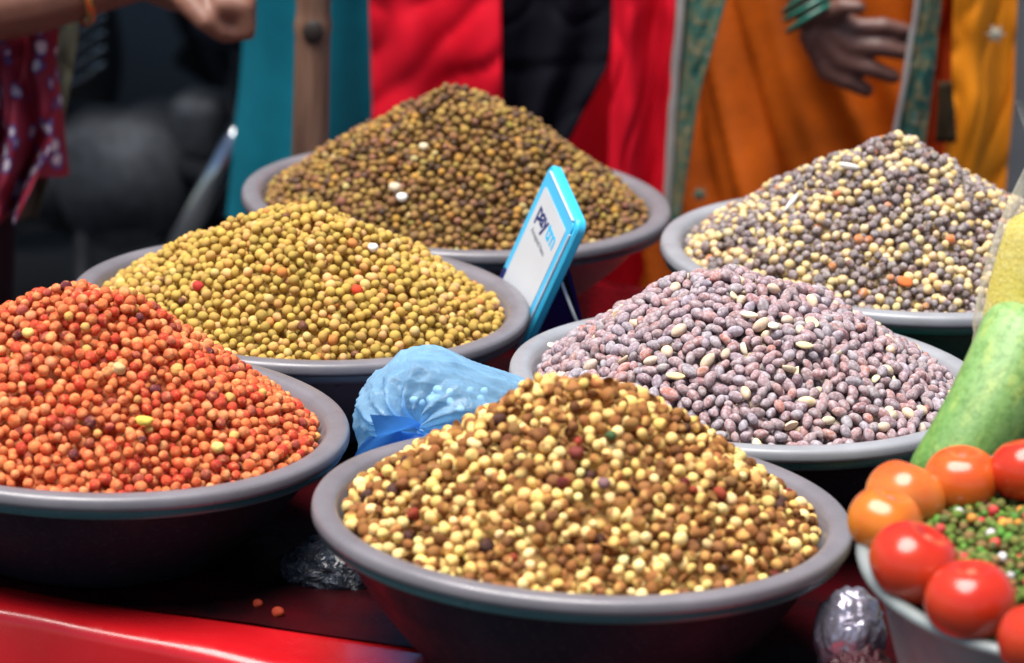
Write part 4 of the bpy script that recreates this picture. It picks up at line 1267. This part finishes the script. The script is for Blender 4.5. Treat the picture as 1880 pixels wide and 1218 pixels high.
# orange sari, hand at the hip
def sari_arm(P, q):
    Yh = 4.74
    W0 = at(1488, 8, Yh - 0.005); El = at(1395, -420, 4.86); Sh = P(q * .10, 0, .79)
    B = [(Sh, .050, El, .040), (El, .038, W0, .024)]
    kn = [at(1572, 52, Yh - .012), at(1566, 84, Yh - .016), at(1547, 112, Yh - .014), at(1520, 132, Yh - .008)]
    md = [at(1622, 48, Yh - .018), at(1616, 88, Yh - .022), at(1598, 126, Yh - .020), at(1556, 150, Yh - .014)]
    tp = [at(1664, 58, Yh - .014), at(1660, 97, Yh - .018), at(1640, 141, Yh - .016), at(1590, 165, Yh - .010)]
    base = [at(1520, 28, Yh - .004), at(1512, 44, Yh - .006), at(1502, 58, Yh - .006), at(1492, 66, Yh - .003)]
    for b, k_, m_, t_ in zip(base, kn, md, tp):
        B += [(b, .0160, k_, .0122), (k_, .0112, m_, .0102), (m_, .0100, t_, .0090)]
    B += [(at(1512, 30, Yh - .012), .013, at(1548, 12, Yh - .030), .0105), (at(1548, 12, Yh - .030), .0100, at(1578, 14, Yh - .036), .0078)]
    return B


ox, oy = at(1545, 100, 5.0)[:2]
po = person(ox, oy, 0.0, 'person in an orange sari with brocade borders and an open hand at the hip', sk_dark, 0.0042, left=sari_arm)
or_f = fabric('orange_silk', (0.43, 0.080, 0.004), 0.3, 0.6); or_d = fabric('orange_silk_bright', (0.70, 0.225, 0.010), 0.12, 0.55)
garment('sari_skirt', po, or_f, ox, oy, 0.0, [(0.93, .150, .12), (0.80, .172, .150), (0.60, .190, .175), (0.30, .205, .185), (0.05, .22, .20)], 13, 0.034, twist=2.4, seed=6, n=220)
garment('blouse', po, fabric('blouse_maroon', (0.10, 0.012, 0.010)), ox, oy, 0.0, [(1.27, .13, .10), (1.1, .155, .12), (0.98, .14, .115), (0.90, .155, .128)], 5, 0.006, seed=2)


def brocade():
    k = NT('brocade')
    a = k.noise(60, 5, 0.65, dist=1.0); v = k.n('ShaderNodeTexVoronoi'); v.inputs['Scale'].default_value = 55; k.l(k.coord(), v.inputs['Vector'])
    c = k.ramp(a, [(0.30, (0.010, 0.055, 0.045)), (0.46, (0.04, 0.13, 0.10)), (0.56, (0.15, 0.13, 0.06)), (0.70, (0.26, 0.25, 0.17))])
    c = k.mix(k.mapr(v.outputs['Distance'], 0.10, 0.22, 0.6, 0.0), c, (0.34, 0.32, 0.26))
    k.base(c); k.set(Roughness=0.42, Metallic=0.25); k.bump(a, 0.5, 0.003); return k.m


M['brocade'] = brocade(); pale_edge = fabric('pale_edging', (0.26, 0.24, 0.23)); teal_edge = fabric('teal_edging', (0.01, 0.16, 0.16))
hang('sari_border', po, M['brocade'], [(1300, -300, 4.74), (1256, 0, 4.735), (1240, 200, 4.73), (1226, 430, 4.725)], [(1390, -300, 4.70), (1334, 0, 4.695), (1284, 180, 4.69), (1246, 430, 4.69)], amp=0.004, folds=1.2, seed=1)
hang('border_edging', po, pale_edge, [(1286, -300, 4.735), (1243, 0, 4.73), (1229, 200, 4.725), (1216, 430, 4.72)], [(1302, -300, 4.735), (1258, 0, 4.73), (1242, 200, 4.725), (1228, 430, 4.72)], nu=6, amp=0.002, folds=0.5, seed=1)
hang('sari_border', po, M['brocade'], [(1712, -300, 4.70), (1688, 0, 4.695), (1668, 130, 4.69), (1632, 330, 4.69)], [(1765, -300, 4.70), (1728, 0, 4.695), (1716, 130, 4.69), (1690, 330, 4.69)], amp=0.003, folds=0.8, seed=3)
hang('border_edging', po, pale_edge, [(1704, -300, 4.695), (1680, 0, 4.69), (1660, 130, 4.685), (1622, 330, 4.685)], [(1712, -300, 4.695), (1689, 0, 4.69), (1669, 130, 4.685), (1633, 330, 4.685)], nu=6, amp=0.001, folds=0.5, seed=3)
hang('sari_drape', po, or_d, [(1735, -320, 4.76), (1752, 0, 4.76), (1748, 180, 4.75), (1720, 420, 4.74)], [(1880, -320, 4.80), (1868, 0, 4.80), (1862, 180, 4.79), (1842, 420, 4.78)], amp=0.009, folds=1.3, seed=7)
hang('drape_lining', po, fabric('deep_orange', (0.40, 0.040, 0.006)), [(1690, -320, 4.79), (1715, 0, 4.79), (1700, 180, 4.785), (1680, 420, 4.78)], [(1770, -320, 4.80), (1790, 0, 4.80), (1780, 180, 4.795), (1760, 420, 4.79)], amp=0.006, folds=1.0, seed=5)
hang('brocade_motif', po, fabric('dark_brocade', (0.045, 0.030, 0.015)), [(1726, 150, 4.735), (1722, 200, 4.735), (1716, 262, 4.735)], [(1748, 150, 4.735), (1752, 200, 4.735), (1756, 262, 4.735)], nu=8, nv=10, amp=0.002, folds=1, seed=2)
# small motifs stitched on the cloth
for (px, py, Y, s, c) in ((1826, 58, 4.765, 0.012, (0.45, 0.42, 0.32)), (1284, 352, 4.77, 0.010, (0.16, 0.30, 0.20))):
    V = []
    for i in range(12):
        r = s * (1 if i % 2 == 0 else 0.45); a = 2 * PI * i / 12; V.append((r * math.cos(a), -0.002, r * math.sin(a)))
    V.append((0, -0.005, 0))
    o = part('embroidered_motif', (V, [(i, (i + 1) % 12, 12) for i in range(12)]), simple('motif_thread', c, 0.5, 0.3, 300), po); o.location = at(px, py, Y) - po.location - Vector((0, 0.012, 0))


def torus(c, axis, Rm, r, n=40, m=10, squash=1.0):
    c = Vector(c); ax = Vector(axis).normalized(); u = ax.orthogonal().normalized(); v = ax.cross(u); V, Fc = [], []
    for i in range(n):
        a = 2 * PI * i / n; d = u * math.cos(a) + v * math.sin(a)
        for j in range(m):
            b = 2 * PI * j / m; V.append(tuple(c + d * (Rm + r * math.cos(b)) + ax * r * math.sin(b) * squash))
    for i in range(n):
        for j in range(m):
            Fc.append((i * m + j, ((i + 1) % n) * m + j, ((i + 1) % n) * m + (j + 1) % m, i * m + (j + 1) % m))
    return V, Fc


green_glass = simple('bangle_green', (0.02, 0.13, 0.09), 0.15, 0.2, 200)
ax_w = (at(1488, 8, 4.735) - at(1395, -420, 4.86)).normalized()
for i, k2 in enumerate((0.0, 0.012, -0.012)):
    V, Fc = torus(at(1484, 14, 4.735) + ax_w * k2, (ax_w + Vector((0.3, 0.2, 0.1 * i))), 0.030, 0.0030)
    part('bangle', ([tuple(Vector(v) - po.location) for v in V], Fc), green_glass, po)


# customer at the left reaching over the tubs
def reach_arm(P, q):
    Yh = 4.47
    Sh = P(q * .10, 0.02, .76); El = at(-150, 30, 4.40); Wr = at(262, -46, Yh)
    B = [(Sh, .052, El, .040), (El, .042, at(60, -4, 4.43), .0385), (at(60, -4, 4.43), .0385, Wr, .0255)]
    B += [(Wr, .025, at(330, -28, Yh), .030), (at(330, -28, Yh), .028, at(405, -4, Yh - .01), .026), (at(330, -36, Yh + .03), .024, at(415, -24, Yh + .03), .024)]
    kn = [(448, 8, -.035), (452, -2, -.015), (448, -8, .006), (440, -12, .026)]
    for i, (px, py, dy) in enumerate(kn):
        a = at(px - 40, py, Yh + dy); b = at(px, py + 6, Yh + dy); c = at(px + 6 - 4 * i, py + 50, Yh + dy); d = at(px - 36 - 3 * i, py + 58, Yh + dy + 0.004)
        B += [(a, .014, b, .0118), (b, .0108, c, .0100), (c, .0098, d, .0086)]
    B += [(at(405, 10, Yh), .026, at(425, 28, Yh), .024), (at(412, 18, Yh - .022), .017, at(428, 42, Yh - .024), .015), (at(405, 14, Yh + .02), .022, at(418, 34, Yh + .02), .020)]
    B += [(at(345, 2, Yh - .028), .0155, at(378, 40, Yh - .046), .0118), (at(378, 40, Yh - .046), .0112, at(404, 62, Yh - .040), .0090)]
    return B


cx0, cy0 = at(-185, 100, 4.62)[:2]
pc = person(cx0, cy0, 0.9, 'person in a crimson printed tunic reaching over the tubs with a closed fist', sk_brown, 0.0044, right=reach_arm)


def print_mat():
    k = NT('crimson_print')
    co = k.coord()
    v = k.n('ShaderNodeTexVoronoi'); v.inputs['Scale'].default_value = 40; v.inputs['Randomness'].default_value = 1.0; k.l(co, v.inputs['Vector'])
    v2 = k.n('ShaderNodeTexVoronoi'); v2.inputs['Scale'].default_value = 46; k.l(co, v2.inputs['Vector'])
    nz = k.noise(60, 4, 0.6, dist=1.5)
    c = k.ramp(k.noise(12, 4), [(0.3, (0.17, 0.006, 0.022)), (0.7, (0.28, 0.010, 0.032))])
    add = k.n('ShaderNodeMath', operation='MULTIPLY_ADD'); k.l(nz, add.inputs[0]); add.inputs[1].default_value = 0.35; k.l(v.outputs['Distance'], add.inputs[2])
    c = k.mix(k.mapr(add.outputs[0], 0.56, 0.60, 0.9, 0), c, (0.06, 0.05, 0.20))
    c = k.mix(k.mapr(add.outputs[0], 0.43, 0.46, 0.9, 0), c, (0.62, 0.52, 0.56))
    c = k.mix(k.mapr(v2.outputs['Distance'], 0.12, 0.17, 0.7, 0), c, (0.05, 0.01, 0.03))
    k.base(c); k.set(Roughness=0.7); return k.m


cr_f = print_mat()
garment('tunic', pc, cr_f, cx0, cy0, 0.9, [(1.27, .13, .10), (1.0, .15, .125), (0.80, .17, .15), (0.62, .19, .165)], 8, 0.014, seed=4)
hang('tunic_flap', pc, cr_f, [(-120, -60, 4.46), (-90, 100, 4.46), (-70, 250, 4.45), (-70, 410, 4.45)], [(104, 18, 4.47), (96, 130, 4.46), (98, 262, 4.44), (34, 402, 4.44)], amp=0.022, folds=2.6, seed=2, nu=70)
hang('olive_dupatta', pc, fabric('olive_cotton', (0.115, 0.120, 0.085)), [(20, -60, 4.60), (40, 120, 4.60), (30, 260, 4.60), (10, 400, 4.60)], [(150, -60, 4.62), (143, 80, 4.62), (118, 230, 4.62), (70, 400, 4.62)], amp=0.006, folds=1.5, seed=6)
garment('trousers', pc, fabric('charcoal_cotton', (0.02, 0.02, 0.024)), cx0, cy0, 0.9, [(0.95, .12, .10), (0.5, .13, .11), (0.08, .11, .10)], 5, 0.012, seed=5)
gold = simple('gold', (0.80, 0.50, 0.18), 0.22, 0.1, 80, metal=1.0)
axa = (at(262, -46, 4.47) - at(60, -4, 4.43)).normalized()
V, Fc = torus(at(140, -16, 4.445), axa + Vector((0, 0.1, 0.15)), 0.0365, 0.0026, 48, 10, 1.8)
part('bangle', ([tuple(Vector(v) - pc.location) for v in V], Fc), gold, pc)


# ------------------------------------------------------------------ bamboo pole
def bamboo():
    a = at(566, 276, 4.56); b = at(577, -10, 4.56); d = (b - a).normalized()
    p0 = a + d * ((0.0 - a.z) / d.z); L = 2.35 / d.z
    root = empty('bamboo_pole', p0); tag(root, 'brown bamboo pole with a dark knot standing behind the back tub', 'pole')
    pts, rad = [], []
    nodes = [0.11 + 0.262 * i for i in range(9)]
    # one joint falls where the photograph shows it
    zk = (at(573, 44, 4.56) - p0).length
    nodes = [zk + 0.30 * i for i in range(-3, 6)]
    for i in range(240):
        s = L * i / 239
        r = 0.0205 - 0.0016 * s + 0.0012 * mnoise.noise(Vector((s * 3, 0, 2)))
        for nd in nodes: r += 0.0022 * math.exp(-((s - nd) / 0.006) ** 2) - 0.0012 * math.exp(-((s - nd - 0.012) / 0.006) ** 2)
        pts.append(d * s + Vector((0.004 * math.sin(s * 4), 0, 0))); rad.append(r)
    k = NT('bamboo'); co = k.coord(); mp = k.n('ShaderNodeMapping'); mp.inputs['Scale'].default_value = (60, 60, 5); k.l(co, mp.inputs[0])
    n1 = k.noise(1.0, 5, 0.6, mp.outputs[0])
    c = k.ramp(n1, [(0.32, (0.07, 0.035, 0.024)), (0.5, (0.20, 0.105, 0.068)), (0.72, (0.36, 0.22, 0.14))])
    c = k.mix(k.mapr(k.noise(9, 4, 0.6), 0.55, 0.75, 0, 0.7), c, (0.07, 0.035, 0.028))
    k.base(c); k.set(Roughness=0.5); k.bump(n1, 0.3, 0.002)
    part('culm', sweep(pts, rad, 24), k.m, root)
    V0, F0 = ico(3)
    o = part('branch_knot', ([(v[0] * 0.011, v[1] * 0.005, v[2] * 0.013) for v in V0], [tuple(f) for f in F0]), simple('bamboo_knot', (0.022, 0.014, 0.012), 0.7, 0.3, 200), root)
    o.location = at(577, 52, 4.56) - p0 + Vector((0, -0.0195, 0))


bamboo()


# ------------------------------------------------------------------ motorcycles parked across the street
def motorcycle(x, y, rz, label, paint, guard=False):
    root = empty('parked_motorcycle', (x, y, 0), (0, 0, rz)); tag(root, label, 'motorcycle', 'motorcycles parked behind the stall')
    rub = simple('tyre_rubber', (0.012, 0.012, 0.013), 0.8); blk = simple('black_frame', (0.010, 0.011, 0.014), 0.4); alu = simple('engine_metal', (0.05, 0.055, 0.065), 0.68, 0.25, 60, metal=0.7)
    chrome = simple('chrome', (0.55, 0.58, 0.62), 0.16, 0.08, 30, metal=1.0); body = simple('bike_paint', paint, 0.30, 0.1, 20); seat = simple('bike_seat', (0.007, 0.007, 0.009), 0.75)
    for mm in (rub, blk, body, seat, alu): mm.node_tree.nodes['Principled BSDF'].inputs['Specular IOR Level'].default_value = 0.2
    for wx in (-0.62, 0.62):
        w_ = part('wheel', torus((wx, 0, 0.30), (0, 1, 0), 0.255, 0.045, 56, 12), rub, root)
        part('wheel_rim', torus((wx, 0, 0.30), (0, 1, 0), 0.212, 0.014, 48, 8), chrome, w_)
        part('hub', sweep([(wx, -0.06, 0.30), (wx, 0.06, 0.30)], 0.055, 20), alu, w_)
        for i in range(10):
            a = 2 * PI * i / 10
            part('spoke', sweep([(wx + 0.05 * math.cos(a), 0.012 * (-1) ** i, 0.30 + 0.05 * math.sin(a)), (wx + 0.205 * math.cos(a + .12), 0, 0.30 + 0.205 * math.sin(a + .12))], 0.004, 6), alu, w_)
        V = []
        n = 24
        for i in range(n + 1):
            a = R(20 + 140 * i / n)
            for yy, dr in ((-0.055, -0.02), (-0.03, 0.004), (0.03, 0.004), (0.055, -0.02)): V.append((wx + (0.325 + dr) * math.cos(a), yy, 0.30 + (0.325 + dr) * math.sin(a)))
        part('mudguard', (V, [(i * 4 + j, i * 4 + j + 1, i * 4 + j + 5, i * 4 + j + 4) for i in range(n) for j in range(3)]), body if wx > 0 else blk, root)
    for yy in (-0.075, 0.075):
        part('fork', sweep([(0.62, yy, 0.30), (0.50, yy, 0.62), (0.40, yy, 0.92)], [0.020, 0.019, 0.016], 12), chrome, root)
        part('swingarm', sweep([(-0.62, yy, 0.30), (-0.12, yy, 0.36)], 0.017, 10), blk, root)
        part('shock_absorber', sweep([(-0.56, yy * 1.15, 0.34), (-0.42, yy * 1.1, 0.68)], [0.024, 0.018], 12), chrome, root)
    part('frame', merge(sweep([(0.40, 0, 0.86), (0.28, 0, 0.50), (0.16, 0, 0.24), (-0.14, 0, 0.26), (-0.20, 0, 0.55), (-0.55, 0, 0.72)], 0.019, 10), sweep([(0.40, 0, 0.84), (-0.2, 0, 0.70), (-0.6, 0, 0.74)], 0.017, 10)), blk, root)
    eng = part('engine', merge(box(0.0, 0, 0.33, 0.26, 0.14, 0.16, 0.06), sweep([(-0.05, -0.11, 0.33), (-0.05, 0.11, 0.33)], 0.085, 24), sweep([(0.09, -0.10, 0.31), (0.09, 0.10, 0.31)], 0.062, 24), box(-0.13, 0, 0.40, 0.08, 0.10, 0.10, 0.03)), alu, root)
    for i in range(6):
        V, Fc = box(0.12, 0, 0.45 + 0.022 * i, 0.16, 0.17, 0.010, 0.003); part('cooling_fin', (V, Fc), chrome, eng)
    part('exhaust', sweep([(0.18, -0.10, 0.42), (0.22, -0.12, 0.28), (0.10, -0.14, 0.20), (-0.15, -0.15, 0.22), (-0.20, -0.155, 0.23)], 0.019, 12), blk, root)
    part('muffler', sweep([(-0.20, -0.155, 0.23), (-0.24, -0.16, 0.235), (-0.74, -0.17, 0.36), (-0.76, -0.17, 0.365)], [0.022, 0.042, 0.046, 0.030], 18), chrome, root)
    V, Fc = box(0.16, 0, 0.82, 0.44, 0.24, 0.18, 0.07); part('fuel_tank', (V, Fc), body, root)
    V, Fc = box(-0.32, 0, 0.80, 0.60, 0.24, 0.09, 0.035); part('seat', (V, Fc), seat, root)
    V, Fc = box(-0.22, 0, 0.60, 0.20, 0.14, 0.16, 0.05); part('side_panel', (V, Fc), body, root)
    part('headlight', sweep([(0.44, 0, 0.86), (0.52, 0, 0.85), (0.545, 0, 0.848)], [0.05, 0.085, 0.08], 20), chrome, root)
    part('handlebar', sweep([(0.30, -0.36, 1.02), (0.38, -0.22, 1.03), (0.40, 0, 0.97), (0.38, 0.22, 1.03), (0.30, 0.36, 1.02)], 0.013, 10), blk, root)
    if guard:
        inv = (Matrix.Translation((x, y, 0)) @ Matrix.Rotation(rz, 4, 'Z')).inverted()
        G = [at(300, 500, 5.62), at(335, 436, 5.56), at(395, 330, 5.54), at(432, 262, 5.54), at(452, 215, 5.56), at(440, 190, 5.62)]
        part('leg_guard', sweep([inv @ p for p in G], [0.017, 0.018, 0.018, 0.018, 0.016, 0.014], 14), chrome, root)
    part('stand', sweep([(0.0, 0.1, 0.26), (-0.06, 0.24, 0.01)], 0.012, 8), blk, root)
    return root


def shade_roof():  # unseen roof on posts, added to keep the motorcycles dark
    root = empty('added_shade_roof', (-1.6, 7.2, 0)); tag(root, 'unseen tin roof added to shade the parked motorcycles', 'shade roof')
    tin = simple('corrugated_tin', (0.20, 0.21, 0.22), 0.5, 0.2, 12, metal=0.3); wd = simple('shade_roof_post', (0.10, 0.07, 0.05), 0.8)
    V, Fc = grid(160, 6, lambda u, v: (-2.4 + 4.1 * u, -1.75 + 4.0 * v, 2.15 + 0.35 * v + 0.012 * math.sin(u * 2 * PI * 52)))
    o = part('roof', (V, Fc), tin, root); m = o.modifiers.new('t', 'SOLIDIFY'); m.thickness = 0.003
    for (px, py, h) in ((-2.3, -1.65, 2.15), (-2.3, 2.15, 2.48), (1.6, 2.15, 2.48)):
        part('post', sweep([(px, py, 0), (px, py, h)], 0.035, 12), wd, root)


shade_roof()
motorcycle(-0.56, 5.75, R(166), 'dark motorcycle parked behind the stall left of the teal tunic', (0.012, 0.016, 0.028), True)
motorcycle(-0.30, 6.55, R(188), 'black motorcycle parked in the second row behind the first', (0.010, 0.010, 0.012))
motorcycle(-0.95, 7.35, R(176), 'dark blue motorcycle parked in the third row at the back', (0.010, 0.014, 0.030))
motorcycle(-0.45, 8.0, R(170), 'black motorcycle at the very back of the parked row', (0.010, 0.010, 0.012))
